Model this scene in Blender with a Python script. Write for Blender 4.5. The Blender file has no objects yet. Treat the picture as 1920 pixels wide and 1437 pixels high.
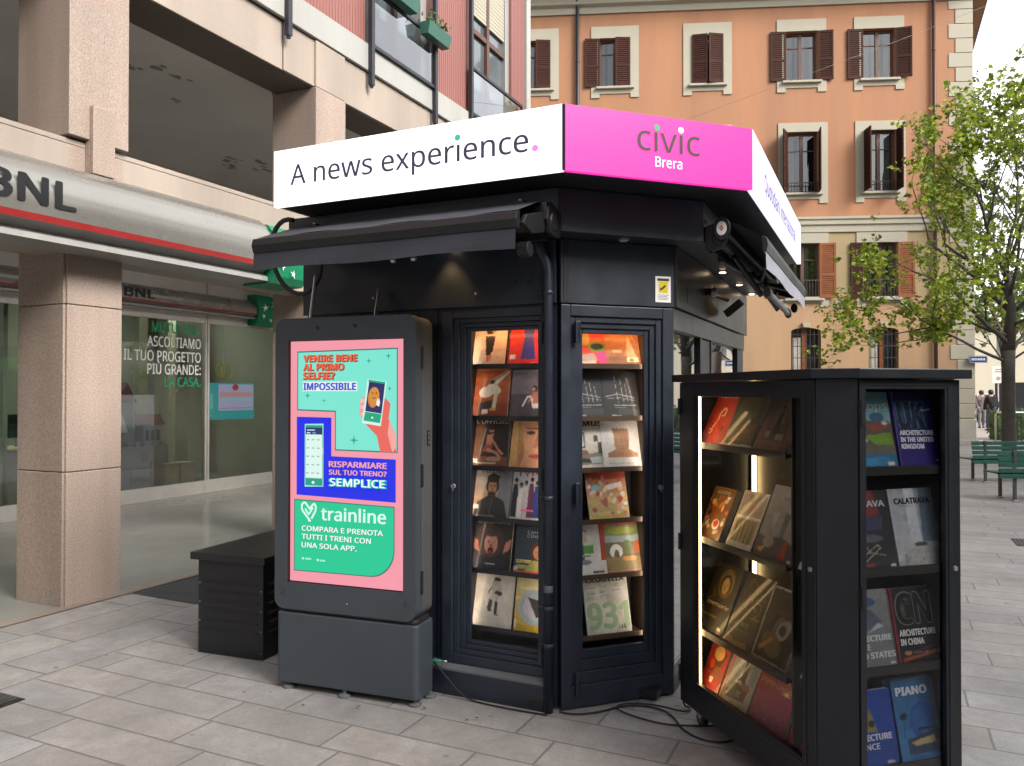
import bpy, math, random
import numpy as np
from mathutils import Vector, Matrix, Euler
R = math.radians
random.seed(7)
C = bpy.context.scene.collection
scene = bpy.context.scene

# ------------------------------------------------------------------ camera, sky, sun, exposure
F_PX, HOR, EYE = 1480.0, 736.0, 1.6
cam_d = bpy.data.cameras.new("camera")
cam_d.sensor_fit = 'HORIZONTAL'; cam_d.sensor_width = 36.0
cam_d.lens = F_PX / 1920.0 * 36.0
cam_d.clip_start = 0.05; cam_d.clip_end = 2000
cam = bpy.data.objects.new("camera", cam_d); C.objects.link(cam)
cam.location = (0, 0, EYE)
cam.rotation_euler = (R(90) + math.atan((HOR - 718.5) / F_PX), 0, 0)
scene.camera = cam

SUN_AZ, SUN_EL = 130.0, 37.0
w = bpy.data.worlds.new("World"); scene.world = w; w.use_nodes = True
nt = w.node_tree; nt.nodes.clear()
sky = nt.nodes.new('ShaderNodeTexSky'); sky.sky_type = 'NISHITA'; sky.sun_disc = False
sky.sun_elevation = R(SUN_EL); sky.sun_rotation = R(SUN_AZ)
sky.air_density = 1.0; sky.dust_density = 6.0; sky.ozone_density = 1.0
hsv = nt.nodes.new('ShaderNodeHueSaturation'); hsv.inputs['Saturation'].default_value = 0.30
bg = nt.nodes.new('ShaderNodeBackground'); bg.inputs['Strength'].default_value = 0.15
wo = nt.nodes.new('ShaderNodeOutputWorld')
# a bright bank of thin cloud over the far end of the street
wtc = nt.nodes.new('ShaderNodeTexCoord'); wdot = nt.nodes.new('ShaderNodeVectorMath'); wdot.operation = 'DOT_PRODUCT'
wdot.inputs[1].default_value = (math.sin(R(42)) * math.cos(R(24)), math.cos(R(42)) * math.cos(R(24)), math.sin(R(24)))
wno = nt.nodes.new('ShaderNodeTexNoise'); wno.inputs['Scale'].default_value = 4.5; wno.inputs['Detail'].default_value = 6.0
wad = nt.nodes.new('ShaderNodeMath'); wad.operation = 'MULTIPLY_ADD'; wad.inputs[1].default_value = 0.45
wmr = nt.nodes.new('ShaderNodeMapRange'); wmr.interpolation_type = 'SMOOTHSTEP'; wmr.inputs[1].default_value = 0.95; wmr.inputs[2].default_value = 1.16
wmx = nt.nodes.new('ShaderNodeMix'); wmx.data_type = 'RGBA'; wmx.inputs[7].default_value = (7.6, 7.7, 8.0, 1)
nt.links.new(wtc.outputs['Generated'], wdot.inputs[0]); nt.links.new(wtc.outputs['Generated'], wno.inputs['Vector'])
nt.links.new(wno.outputs[0], wad.inputs[0]); nt.links.new(wdot.outputs['Value'], wad.inputs[2]); nt.links.new(wad.outputs[0], wmr.inputs[0]); nt.links.new(wmr.outputs[0], wmx.inputs[0])
nt.links.new(sky.outputs[0], hsv.inputs['Color']); nt.links.new(hsv.outputs[0], wmx.inputs[6]); nt.links.new(wmx.outputs[2], bg.inputs[0]); nt.links.new(bg.outputs[0], wo.inputs[0])

sd = bpy.data.lights.new("sun", 'SUN'); sd.energy = 1.6; sd.angle = R(20); sd.color = (1.0, 0.93, 0.84)
so = bpy.data.objects.new("sun", sd); C.objects.link(so)
dvec = Vector((math.sin(R(SUN_AZ)) * math.cos(R(SUN_EL)), math.cos(R(SUN_AZ)) * math.cos(R(SUN_EL)), math.sin(R(SUN_EL))))
so.rotation_euler = dvec.to_track_quat('Z', 'Y').to_euler(); so.location = dvec * 60

vs = scene.view_settings
scene.display_settings.display_device = 'sRGB'
vs.view_transform = 'Standard'; vs.look = 'None'; vs.gamma = 1.0; vs.exposure = 0.85
cy = scene.cycles
cy.use_denoising = True
cy.max_bounces = 9; cy.diffuse_bounces = 5; cy.glossy_bounces = 3; cy.transmission_bounces = 4; cy.transparent_max_bounces = 12
cy.sample_clamp_indirect = 4.0; cy.caustics_reflective = False; cy.caustics_refractive = False

# ------------------------------------------------------------------ frames: the street grid is turned 25.2 degrees from the view
ALPHA = R(25.2)
K0 = Vector((0.229, 3.99, 0))
E1 = Vector((math.sin(ALPHA), math.cos(ALPHA), 0)); E2 = Vector((math.cos(ALPHA), -math.sin(ALPHA), 0))
SROT = -ALPHA
def SL(x, y, z=0.0): return K0 + E2 * x + E1 * y + Vector((0, 0, z))
def rot2(x, y, r): return (x * math.cos(r) - y * math.sin(r), x * math.sin(r) + y * math.cos(r))

# ------------------------------------------------------------------ materials
def lin(c):
    c /= 255.0
    return c / 12.92 if c <= 0.04045 else ((c + 0.055) / 1.055) ** 2.4
def hx(s):
    s = s.lstrip('#')
    return (lin(int(s[0:2], 16)), lin(int(s[2:4], 16)), lin(int(s[4:6], 16)))
M = {}
def N(nt, t, **kw):
    n = nt.nodes.new(t)
    for k, v in kw.items():
        if k.startswith('i_'):
            key = k[2:]
            n.inputs[int(key) if key.isdigit() else key.replace('_', ' ')].default_value = v
        else: setattr(n, k, v)
    return n
def mat(name, col, rough=0.5, metal=0.0, nscale=6.0, namt=0.10, bump=0.0, bscale=80.0, spec=0.5, fine=0.0, coat=0.0, streak=False, emit=None):
    m = bpy.data.materials.new(name); m.use_nodes = True; t = m.node_tree
    b = t.nodes['Principled BSDF']; L = t.links.new
    tc = N(t, 'ShaderNodeTexCoord')
    src = tc.outputs['Object']
    if streak:
        mp = N(t, 'ShaderNodeMapping'); mp.inputs['Scale'].default_value = (1.0, 1.0, 0.12); L(src, mp.inputs[0]); src2 = mp.outputs[0]
    else: src2 = src
    n1 = N(t, 'ShaderNodeTexNoise', i_Scale=nscale, i_Detail=6.0, i_Roughness=0.62); L(src2, n1.inputs['Vector'])
    mr = N(t, 'ShaderNodeMapRange'); mr.inputs[1].default_value = 0.3; mr.inputs[2].default_value = 0.7
    mr.inputs[3].default_value = 1 - namt; mr.inputs[4].default_value = 1 + namt; L(n1.outputs[0], mr.inputs[0])
    last = mr.outputs[0]
    if fine:
        n2 = N(t, 'ShaderNodeTexNoise', i_Scale=bscale, i_Detail=3.0, i_Roughness=0.7); L(src, n2.inputs['Vector'])
        m2 = N(t, 'ShaderNodeMapRange'); m2.inputs[1].default_value = 0.3; m2.inputs[2].default_value = 0.7
        m2.inputs[3].default_value = 1 - fine; m2.inputs[4].default_value = 1 + fine; L(n2.outputs[0], m2.inputs[0])
        mu = N(t, 'ShaderNodeMath', operation='MULTIPLY'); L(last, mu.inputs[0]); L(m2.outputs[0], mu.inputs[1]); last = mu.outputs[0]
    vm = N(t, 'ShaderNodeVectorMath', operation='SCALE'); vm.inputs[0].default_value = col; L(last, vm.inputs['Scale'])
    L(vm.outputs[0], b.inputs['Base Color'])
    rr = N(t, 'ShaderNodeMapRange'); rr.inputs[1].default_value = 0.3; rr.inputs[2].default_value = 0.7
    rr.inputs[3].default_value = max(0.02, rough * 0.85); rr.inputs[4].default_value = min(1, rough * 1.15); L(n1.outputs[0], rr.inputs[0]); L(rr.outputs[0], b.inputs['Roughness'])
    b.inputs['Metallic'].default_value = metal
    b.inputs['Specular IOR Level'].default_value = spec
    if coat: b.inputs['Coat Weight'].default_value = coat; b.inputs['Coat Roughness'].default_value = 0.12
    if bump:
        n3 = N(t, 'ShaderNodeTexNoise', i_Scale=bscale, i_Detail=4.0); L(src, n3.inputs['Vector'])
        bp = N(t, 'ShaderNodeBump', i_Strength=bump, i_Distance=0.01); L(n3.outputs[0], bp.inputs['Height']); L(bp.outputs[0], b.inputs['Normal'])
    if emit:
        b.inputs['Emission Color'].default_value = (*emit[0], 1); b.inputs['Emission Strength'].default_value = emit[1]
    M[name] = m; return m
def emis(name, col, s):
    m = bpy.data.materials.new(name); m.use_nodes = True; t = m.node_tree
    b = t.nodes['Principled BSDF']; b.inputs['Base Color'].default_value = (*[c * 0.15 for c in col], 1)
    b.inputs['Roughness'].default_value = 0.35
    b.inputs['Emission Color'].default_value = (*col, 1); b.inputs['Emission Strength'].default_value = s
    M[name] = m
def glass(name, tint=(1, 1, 1), ior=1.45, rough=0.015, boost=1.0):
    m = bpy.data.materials.new(name); m.use_nodes = True; t = m.node_tree; t.nodes.clear(); L = t.links.new
    o = N(t, 'ShaderNodeOutputMaterial'); mx = N(t, 'ShaderNodeMixShader'); tr = N(t, 'ShaderNodeBsdfTransparent'); tr.inputs[0].default_value = (*tint, 1)
    gl = N(t, 'ShaderNodeBsdfGlossy'); gl.inputs['Roughness'].default_value = rough; gl.inputs['Color'].default_value = (0.95, 0.97, 1, 1)
    fr = N(t, 'ShaderNodeFresnel', i_IOR=ior); ml = N(t, 'ShaderNodeMath', operation='MULTIPLY'); ml.use_clamp = True; ml.inputs[1].default_value = boost
    L(fr.outputs[0], ml.inputs[0]); L(ml.outputs[0], mx.inputs[0]); L(tr.outputs[0], mx.inputs[1]); L(gl.outputs[0], mx.inputs[2]); L(mx.outputs[0], o.inputs[0])
    M[name] = m
def printmat(name, rough=0.32, emit=0.0, photo=0.12, coat=0.0):
    m = bpy.data.materials.new(name); m.use_nodes = True; t = m.node_tree; L = t.links.new
    b = t.nodes['Principled BSDF']
    at = N(t, 'ShaderNodeAttribute', attribute_name='Col')
    if emit:
        b.inputs['Base Color'].default_value = (0.02, 0.02, 0.02, 1); b.inputs['Roughness'].default_value = 0.2
        L(at.outputs['Color'], b.inputs['Emission Color']); b.inputs['Emission Strength'].default_value = emit
    else:
        tc = N(t, 'ShaderNodeTexCoord')
        n1 = N(t, 'ShaderNodeTexNoise', i_Scale=26.0, i_Detail=8.0, i_Roughness=0.7); L(tc.outputs['Object'], n1.inputs['Vector'])
        mr = N(t, 'ShaderNodeMapRange'); mr.inputs[1].default_value = 0.3; mr.inputs[2].default_value = 0.7
        mr.inputs[3].default_value = 1 - photo * 2; mr.inputs[4].default_value = 1 + photo; L(n1.outputs[0], mr.inputs[0])
        vm = N(t, 'ShaderNodeVectorMath', operation='SCALE'); L(at.outputs['Color'], vm.inputs[0]); L(mr.outputs[0], vm.inputs['Scale']); L(vm.outputs[0], b.inputs['Base Color'])
        b.inputs['Roughness'].default_value = rough
        if coat: b.inputs['Coat Weight'].default_value = coat; b.inputs['Coat Roughness'].default_value = 0.06
    M[name] = m

mat('kiosk_paint', (.018, .0245, .039), .40, nscale=7, namt=.24, bump=.015, bscale=300)
mat('kiosk_dark', (.006, .0075, .011), .45, nscale=3, namt=.12)
mat('kiosk_soffit', (.016, .017, .020), .5, nscale=3, namt=.12)
mat('kiosk_bronze', (.07, .066, .06), .36, metal=.7, nscale=4, namt=.12)
mat('grey_trim', (.10, .11, .12), .5, nscale=5, namt=.15)
mat('black_rubber', (.012, .012, .013), .6, nscale=20, namt=.2)
mat('black_plastic', (.006, .0065, .008), .5)
mat('awning_cloth', (.030, .032, .044), .85, nscale=4, namt=.14, bump=.05, bscale=260)
mat('awning_pale', (.28, .29, .33), .85, nscale=4, namt=.1)
mat('totem_grey', (.047, .058, .071), .42, nscale=3, namt=.08, bump=.01, bscale=400)
mat('totem_side', (.075, .078, .078), .4, nscale=3, namt=.08)
mat('box_black', (.011, .012, .0145), .42, nscale=4, namt=.15)
mat('cab_paint', (.006, .008, .0125), .42, nscale=7, namt=.28)
mat('cab_inner', (.035, .034, .033), .45, nscale=4, namt=.12)
mat('shelf_metal', (.06, .06, .062), .38, metal=.3, nscale=5, namt=.1)
mat('shelf_brown', (.09, .055, .035), .5, nscale=8, namt=.15)
mat('zinc', (.45, .46, .47), .35, metal=.8)
mat('paper', (.72, .69, .62), .7, nscale=60, namt=.1)
mat('granite', (.330, .258, .215), .5, nscale=2.0, namt=.17, bump=.10, bscale=95, fine=.38, streak=True)
mat('granite_band', (.345, .29, .245), .6, nscale=1.6, namt=.17, bump=.04, bscale=120, fine=.10, streak=True)
mat('stone_white', (.36, .36, .34), .6, nscale=2.0, namt=.10, fine=.06, streak=True)
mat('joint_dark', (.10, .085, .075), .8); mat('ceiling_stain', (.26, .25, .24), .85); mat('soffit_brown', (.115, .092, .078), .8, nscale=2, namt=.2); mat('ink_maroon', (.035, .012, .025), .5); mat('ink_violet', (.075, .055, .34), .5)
mat('portico_ceiling', (.60, .59, .57), .85, nscale=.8, namt=.07)
mat('portico_floor', (.27, .265, .245), .2, nscale=.7, namt=.16, spec=.5)
mat('red_panel', (.27, .115, .10), .55, nscale=2, namt=.08, streak=True)
mat('alu_frame', (.64, .62, .58), .38, metal=.35, nscale=6, namt=.06)
mat('alu_light', (.34, .335, .32), .4, metal=.3, nscale=6, namt=.06)
mat('silver_sign', (.30, .29, .262), .28, metal=.6, nscale=2, namt=.03)
mat('sign_red', (.26, .018, .018), .4)
mat('sign_green', (.0, .19, .085), .42, nscale=3, namt=.06)
mat('ink_black', (.010, .010, .012), .4)
mat('ink_slate', (.060, .052, .115), .5)
mat('white_paint', (.8, .8, .78), .5, nscale=5, namt=.04)
mat('green_letter', (.02, .32, .14), .5)
mat('plaster_orange', (.375, .185, .102), .85, nscale=.8, namt=.17, bump=.02, bscale=40, fine=.04, streak=True)
mat('plaster_peach', (.43, .275, .158), .85, nscale=.8, namt=.16, bump=.02, bscale=40, fine=.04, streak=True)
mat('plaster_ochre', (.36, .28, .155), .85, nscale=.7, namt=.06, fine=.03)
mat('trim_cream', (.40, .375, .30), .8, nscale=1.5, namt=.06, fine=.04)
mat('plinth_stone', (.40, .38, .33), .85, nscale=2.5, namt=.14, fine=.08)
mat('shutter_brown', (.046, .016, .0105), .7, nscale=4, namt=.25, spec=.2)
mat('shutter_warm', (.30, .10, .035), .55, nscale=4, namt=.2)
mat('win_wood', (.10, .05, .035), .5, nscale=4, namt=.15)
mat('pane_dark', (.035, .045, .055), .04, nscale=1.2, namt=.5, spec=.8)
mat('pane_grey', (.10, .115, .125), .06, nscale=1.2, namt=.4, spec=.8)
mat('curtain', (.62, .60, .55), .9, nscale=12, namt=.12)
mat('iron', (.05, .042, .036), .5, nscale=10, namt=.2)
mat('pipe_brown', (.10, .055, .045), .5, nscale=6, namt=.2)
mat('pipe_dark', (.02, .022, .03), .42)
mat('bench_green', (.012, .085, .065), .45, nscale=9, namt=.2)
mat('bench_leg', (.10, .105, .11), .45, metal=.3)
mat('bark', (.075, .066, .056), .9, nscale=7, namt=.35, bump=.5, bscale=22, fine=.15)
mat('hedge_green', (.05, .10, .025), .8, nscale=6, namt=.5, bump=.6, bscale=18)
mat('asphalt', (.045, .047, .052), .85, nscale=3, namt=.2, bump=.2, bscale=120, fine=.2)
mat('tan_strip', (.24, .195, .16), .7, nscale=3, namt=.15, fine=.08)
mat('grate_iron', (.06, .058, .055), .6, nscale=20, namt=.3)
mat('jacket', (.010, .010, .012), .8); mat('jeans', (.045, .065, .13), .85); mat('skin', (.50, .30, .22), .6); mat('hair', (.02, .015, .012), .7)
mat('cloth_grey', (.16, .15, .17), .85); mat('shoe', (.02, .02, .02), .5)
mat('car_blue', (.05, .14, .32), .25, coat=.8); mat('car_white', (.70, .72, .74), .25, coat=.8); mat('car_glass', (.02, .025, .03), .05, spec=.8)
mat('tyre', (.015, .015, .015), .8)
mat('toy_grey', (.20, .215, .23), .6); mat('toy_red', (.16, .035, .04), .6); mat('cream_box', (.70, .62, .40), .6)
mat('shop_wall', (.36, .40, .33), .8, nscale=.6, namt=.2); mat('shop_floor', (.16, .155, .13), .35); mat('shop_pole', (.40, .40, .30), .6)
mat('beige_far', (.46, .42, .33), .85, nscale=.4, namt=.06); mat('grey_far', (.33, .32, .30), .85, nscale=.4, namt=.08)
mat('blue_sign', (.02, .05, .22), .4); mat('blue_paint', (.03, .25, .62), .5); mat('yellow_paint', (.75, .62, .04), .5)
mat('planter_green', (.04, .13, .10), .5)
mat('sticker_yellow', (.70, .58, .05), .5)
mat('leaf_litter', (.30, .27, .06), .8)
mat('eave_tan', (.26, .20, .14), .85); mat('roof_brown', (.10, .075, .06), .8)
mat('opp_wall', (.30, .27, .24), .85, nscale=.5, namt=.1); mat('opp_dark', (.05, .06, .065), .6); mat('opp_awning', (.10, .30, .05), .7)
mat('lamp_glass', (.7, .62, .5), .4)
emis('sign_white', (1.0, .985, 1.0), 1.0); emis('sign_pink', (1.0, .045, .46), .56); emis('sign_lilac', (.93, .86, 1.0), .62)
emis('sign_dot_green', hx('3CCB8C'), .5); emis('sign_dot_pink', hx('FF8CF4'), .55)
emis('led_warm', (1.0, .66, .28), 9.0); emis('led_soft', (1.0, .80, .62), 8.0); emis('led_orange', (1.0, .42, .16), 9.0); emis('downlight_glow', (1.0, .74, .45), 6.0)
emis('shop_lamp', (1.0, .94, .80), 17.0)
glass('door_glass', (.985, .985, .985), 1.32, boost=.85); glass('cab_glass', (.98, .98, .98), 1.4)
glass('shop_glass', (.70, .79, .73), 1.55, boost=3.0); glass('dark_glass', (.12, .14, .14), 1.7, boost=1.9)
glass('balcony_glass', (.55, .60, .60), 1.6, boost=2.2)
printmat('print', .58, photo=.05, coat=.22); printmat('screen_print', emit=.55); printmat('flat_print', .5, photo=.02)
printmat('tv_print', emit=.32)

# leaf material (colour attribute per leaf)
m = bpy.data.materials.new('leaf'); m.use_nodes = True; t = m.node_tree; b = t.nodes['Principled BSDF']
at = N(t, 'ShaderNodeAttribute', attribute_name='Col'); t.links.new(at.outputs['Color'], b.inputs['Base Color']); b.inputs['Roughness'].default_value = .55
tl = N(t, 'ShaderNodeBsdfTranslucent'); t.links.new(at.outputs['Color'], tl.inputs[0]); mx = N(t, 'ShaderNodeMixShader'); mx.inputs[0].default_value = .45
t.links.new(b.outputs[0], mx.inputs[1]); t.links.new(tl.outputs[0], mx.inputs[2]); t.links.new(mx.outputs[0], t.nodes['Material Output'].inputs[0]); M['leaf'] = m

# paving: rows of slabs with their own lengths and tones
m = bpy.data.materials.new('paving'); m.use_nodes = True; t = m.node_tree; b = t.nodes['Principled BSDF']; L = t.links.new
tc = N(t, 'ShaderNodeTexCoord'); sp = N(t, 'ShaderNodeSeparateXYZ'); L(tc.outputs['Object'], sp.inputs[0])
def mth(op, a, bb=None, clamp=False):
    n = N(t, 'ShaderNodeMath', operation=op); n.use_clamp = clamp
    for i, v in enumerate((a, bb)):
        if v is None: continue
        if isinstance(v, (int, float)): n.inputs[i].default_value = v
        else: L(v, n.inputs[i])
    return n.outputs[0]
def slabs(u, v, row_h, lo, joint):
    r = mth('DIVIDE', v, row_h); ri = mth('FLOOR', r); rf = mth('FRACT', r)
    wn = N(t, 'ShaderNodeTexWhiteNoise', noise_dimensions='1D'); L(ri, wn.inputs['W'])
    ln = mth('ADD', mth('MULTIPLY', wn.outputs['Value'], .35), lo)
    off = mth('MULTIPLY', wn.outputs['Value'], 37.3)
    c = mth('ADD', mth('DIVIDE', u, ln), off); ci = mth('FLOOR', c); cf = mth('FRACT', c)
    dr = mth('MULTIPLY', mth('MINIMUM', rf, mth('SUBTRACT', 1, rf)), row_h)
    dc = mth('MULTIPLY', mth('MINIMUM', cf, mth('SUBTRACT', 1, cf)), ln)
    d = mth('MINIMUM', dr, dc)
    cb = N(t, 'ShaderNodeCombineXYZ'); L(ri, cb.inputs[0]); L(ci, cb.inputs[1])
    w2 = N(t, 'ShaderNodeTexWhiteNoise', noise_dimensions='2D'); L(cb.outputs[0], w2.inputs['Vector'])
    jm = N(t, 'ShaderNodeMapRange'); jm.inputs[1].default_value = joint * .30; jm.inputs[2].default_value = joint * 2.2; L(d, jm.inputs[0])
    return jm.outputs[0], w2.outputs['Value'], w2.outputs['Color']
wobble = N(t, 'ShaderNodeTexNoise', i_Scale=9.0, i_Detail=2.0); L(tc.outputs['Object'], wobble.inputs['Vector'])
wv = mth('MULTIPLY', mth('SUBTRACT', wobble.outputs[0], .5), .008)
ux = mth('ADD', sp.outputs[0], wv); uy = mth('ADD', sp.outputs[1], wv)
a1, b1, c1 = slabs(ux, mth('ADD', uy, .08), .252, .66, .0040)
a2, b2, c2 = slabs(uy, mth('ADD', ux, .013), .40, .72, .0045)
side = mth('LESS_THAN', sp.outputs[0], -2.787)
def mixf(f, x, y):
    n = N(t, 'ShaderNodeMix', data_type='FLOAT'); L(f, n.inputs[0]); L(x, n.inputs[2]); L(y, n.inputs[3]); return n.outputs[0]
jt = mixf(side, a1, a2); tone = mixf(side, b1, b2)
n1 = N(t, 'ShaderNodeTexNoise', i_Scale=1.3, i_Detail=7.0, i_Roughness=.65); L(tc.outputs['Object'], n1.inputs['Vector'])
n2 = N(t, 'ShaderNodeTexNoise', i_Scale=70.0, i_Detail=4.0, i_Roughness=.75); L(tc.outputs['Object'], n2.inputs['Vector'])
n4 = N(t, 'ShaderNodeTexNoise', i_Scale=7.0, i_Detail=6.0, i_Roughness=.7, i_Distortion=1.2); L(tc.outputs['Object'], n4.inputs['Vector'])
vo = N(t, 'ShaderNodeTexVoronoi', i_Scale=3.6, i_Randomness=1.0); L(tc.outputs['Object'], vo.inputs['Vector'])
gum = N(t, 'ShaderNodeMapRange'); gum.inputs[1].default_value = .035; gum.inputs[2].default_value = .075; L(vo.outputs['Distance'], gum.inputs[0])
gumv = mth('ADD', mth('MULTIPLY', gum.outputs[0], .45), .55)
val = mth('ADD', .80, mth('MULTIPLY', tone, .15))
val = mth('MULTIPLY', val, mth('ADD', .40, mth('MULTIPLY', n1.outputs[0], 1.2)))
val = mth('MULTIPLY', val, mth('ADD', .62, mth('MULTIPLY', n2.outputs[0], .76)))
val = mth('MULTIPLY', val, mth('ADD', .58, mth('MULTIPLY', n4.outputs[0], .84)))
val = mth('MULTIPLY', val, gumv)
hue = N(t, 'ShaderNodeMix', data_type='RGBA'); hue.inputs[6].default_value = (.300, .296, .296, 1); hue.inputs[7].default_value = (.305, .280, .255, 1)
w3 = N(t, 'ShaderNodeSeparateColor'); mc = N(t, 'ShaderNodeMix', data_type='RGBA'); L(side, mc.inputs[0]); L(c1, mc.inputs[6]); L(c2, mc.inputs[7]); L(mc.outputs[2], w3.inputs[0]); L(mth('MULTIPLY', w3.outputs[1], .7), hue.inputs[0])
vm = N(t, 'ShaderNodeVectorMath', operation='SCALE'); L(hue.outputs[2], vm.inputs[0]); L(val, vm.inputs['Scale'])
jc = N(t, 'ShaderNodeMix', data_type='RGBA'); jc.inputs[6].default_value = (.125, .12, .115, 1); L(jt, jc.inputs[0]); L(vm.outputs[0], jc.inputs[7])
L(jc.outputs[2], b.inputs['Base Color'])
rg = mth('ADD', .48, mth('MULTIPLY', n4.outputs[0], .3)); L(rg, b.inputs['Roughness'])
hgt = mth('ADD', mth('MULTIPLY', jt, .6), mth('MULTIPLY', n2.outputs[0], .25)); bp = N(t, 'ShaderNodeBump', i_Strength=.35, i_Distance=.006); L(hgt, bp.inputs['Height']); L(bp.outputs[0], b.inputs['Normal'])
M['paving'] = m

# ------------------------------------------------------------------ mesh builder
class MB:
    def __init__(s): s.v = []; s.f = []; s.m = []; s.mats = []
    def mi(s, m):
        if m not in s.mats: s.mats.append(m)
        return s.mats.index(m)
    def face(s, pts, m):
        i = len(s.v); s.v += [tuple(p) for p in pts]; s.f.append(tuple(range(i, i + len(pts)))); s.m.append(s.mi(m))
    def raw(s, vs, fs, m):
        i = len(s.v); s.v += [tuple(p) for p in vs]; k = s.mi(m)
        for f in fs: s.f.append(tuple(a + i for a in f)); s.m.append(k)
    def box(s, x0, x1, y0, y1, z0, z1, m, T=None):
        p = [(x, y, z) for z in (z0, z1) for y in (y0, y1) for x in (x0, x1)]
        if T is not None: p = [T @ Vector(q) for q in p]
        s.raw(p, [(0, 2, 3, 1), (4, 5, 7, 6), (0, 1, 5, 4), (2, 6, 7, 3), (0, 4, 6, 2), (1, 3, 7, 5)], m); return s
    def prism(s, poly, fn, d0, d1, m):
        n = len(poly); vs = [fn(a, b, d0) for a, b in poly] + [fn(a, b, d1) for a, b in poly]
        s.raw(vs, [tuple(range(n)), tuple(range(2 * n - 1, n - 1, -1))] + [(i, n + i, n + (i + 1) % n, (i + 1) % n) for i in range(n)], m); return s
    def tube(s, pts, r, m, n=10, cap=True):
        pts = [Vector(p) for p in pts]; rs = r if isinstance(r, (list, tuple)) else [r] * len(pts)
        vs = []; up = None
        for i, p in enumerate(pts):
            d = (pts[min(i + 1, len(pts) - 1)] - pts[max(i - 1, 0)])
            if d.length < 1e-9: d = Vector((0, 0, 1))
            d.normalize()
            if up is None: up = d.orthogonal().normalized()
            else:
                up = up - d * up.dot(d)
                if up.length < 1e-6: up = d.orthogonal()
                up.normalize()
            q = d.cross(up)
            for k in range(n):
                a = 2 * math.pi * k / n; vs.append(p + (up * math.cos(a) + q * math.sin(a)) * rs[i])
        fs = []
        for i in range(len(pts) - 1):
            for k in range(n): fs.append((i * n + k, i * n + (k + 1) % n, (i + 1) * n + (k + 1) % n, (i + 1) * n + k))
        if cap: fs.append(tuple(range(n - 1, -1, -1))); fs.append(tuple((len(pts) - 1) * n + k for k in range(n)))
        s.raw(vs, fs, m); return s
    def lathe(s, prof, m, c=(0, 0, 0), n=20, axis='Z'):
        vs = []
        for r, h in prof:
            for k in range(n):
                a = 2 * math.pi * k / n; x, y = r * math.cos(a), r * math.sin(a)
                p = (x, y, h) if axis == 'Z' else ((x, h, y) if axis == 'Y' else (h, x, y))
                vs.append((p[0] + c[0], p[1] + c[1], p[2] + c[2]))
        fs = [(i * n + k, i * n + (k + 1) % n, (i + 1) * n + (k + 1) % n, (i + 1) * n + k) for i in range(len(prof) - 1) for k in range(n)]
        fs += [tuple(range(n - 1, -1, -1)), tuple((len(prof) - 1) * n + k for k in range(n))]
        s.raw(vs, fs, m); return s
    def ring(s, x0, x1, z0, z1, wl, wr, wb, wt, y0, y1, m):
        s.box(x0, x0 + wl, y0, y1, z0, z1, m); s.box(x1 - wr, x1, y0, y1, z0, z1, m)
        s.box(x0 + wl, x1 - wr, y0, y1, z0, z0 + wb, m); s.box(x0 + wl, x1 - wr, y0, y1, z1 - wt, z1, m); return s
    def wall(s, x0, x1, z0, z1, holes, y, d, mfun):
        xs = sorted({x0, x1, *[h[0] for h in holes], *[h[1] for h in holes]}); zs = {z0, z1, *[h[2] for h in holes], *[h[3] for h in holes]}
        if hasattr(mfun, 'breaks'): zs |= {q for q in mfun.breaks if z0 < q < z1}
        zs = sorted(zs); g = mfun if callable(mfun) else (lambda z: mfun)
        for i in range(len(xs) - 1):
            for j in range(len(zs) - 1):
                cx, cz = (xs[i] + xs[i + 1]) / 2, (zs[j] + zs[j + 1]) / 2
                if any(h[0] < cx < h[1] and h[2] < cz < h[3] for h in holes): continue
                s.face([(xs[i], y, zs[j]), (xs[i + 1], y, zs[j]), (xs[i + 1], y, zs[j + 1]), (xs[i], y, zs[j + 1])], g(cz))
        for a, b_, c_, e in holes:
            k = g((c_ + e) / 2)
            s.face([(a, y, c_), (a, y + d, c_), (a, y + d, e), (a, y, e)], k); s.face([(b_, y, c_), (b_, y, e), (b_, y + d, e), (b_, y + d, c_)], k)
            s.face([(a, y, e), (a, y + d, e), (b_, y + d, e), (b_, y, e)], k); s.face([(a, y, c_), (b_, y, c_), (b_, y + d, c_), (a, y + d, c_)], k)
        return s
    def build(s, name, parent=None, loc=None, rz=None, smooth=False, bevel=0.0, seg=2):
        me = bpy.data.meshes.new(name); me.from_pydata(s.v, [], s.f)
        for k in s.mats: me.materials.append(M[k])
        me.polygons.foreach_set('material_index', s.m)
        if smooth: me.polygons.foreach_set('use_smooth', [True] * len(s.f))
        me.update()
        o = bpy.data.objects.new(name, me); C.objects.link(o)
        if parent: o.parent = parent
        if loc is not None: o.location = loc
        if rz is not None: o.rotation_euler = (0, 0, rz)
        if bevel:
            bv = o.modifiers.new('bevel', 'BEVEL'); bv.width = bevel; bv.segments = seg; bv.limit_method = 'ANGLE'; bv.angle_limit = R(40)
        return o
def tag(o, label, cat, group=None):
    o['label'] = label; o['category'] = cat
    if group: o['group'] = group
    return o
def thing(name, label, cat, loc, rz=0.0, group=None):
    o = bpy.data.objects.new(name, None); C.objects.link(o); o.location = loc; o.rotation_euler = (0, 0, rz); o.empty_display_size = .1
    return tag(o, label, cat, group)
def struct(o, kind='structure'): o['kind'] = kind; return o
def xz(y): return lambda a, b, d: (a, d + y, b)

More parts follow.
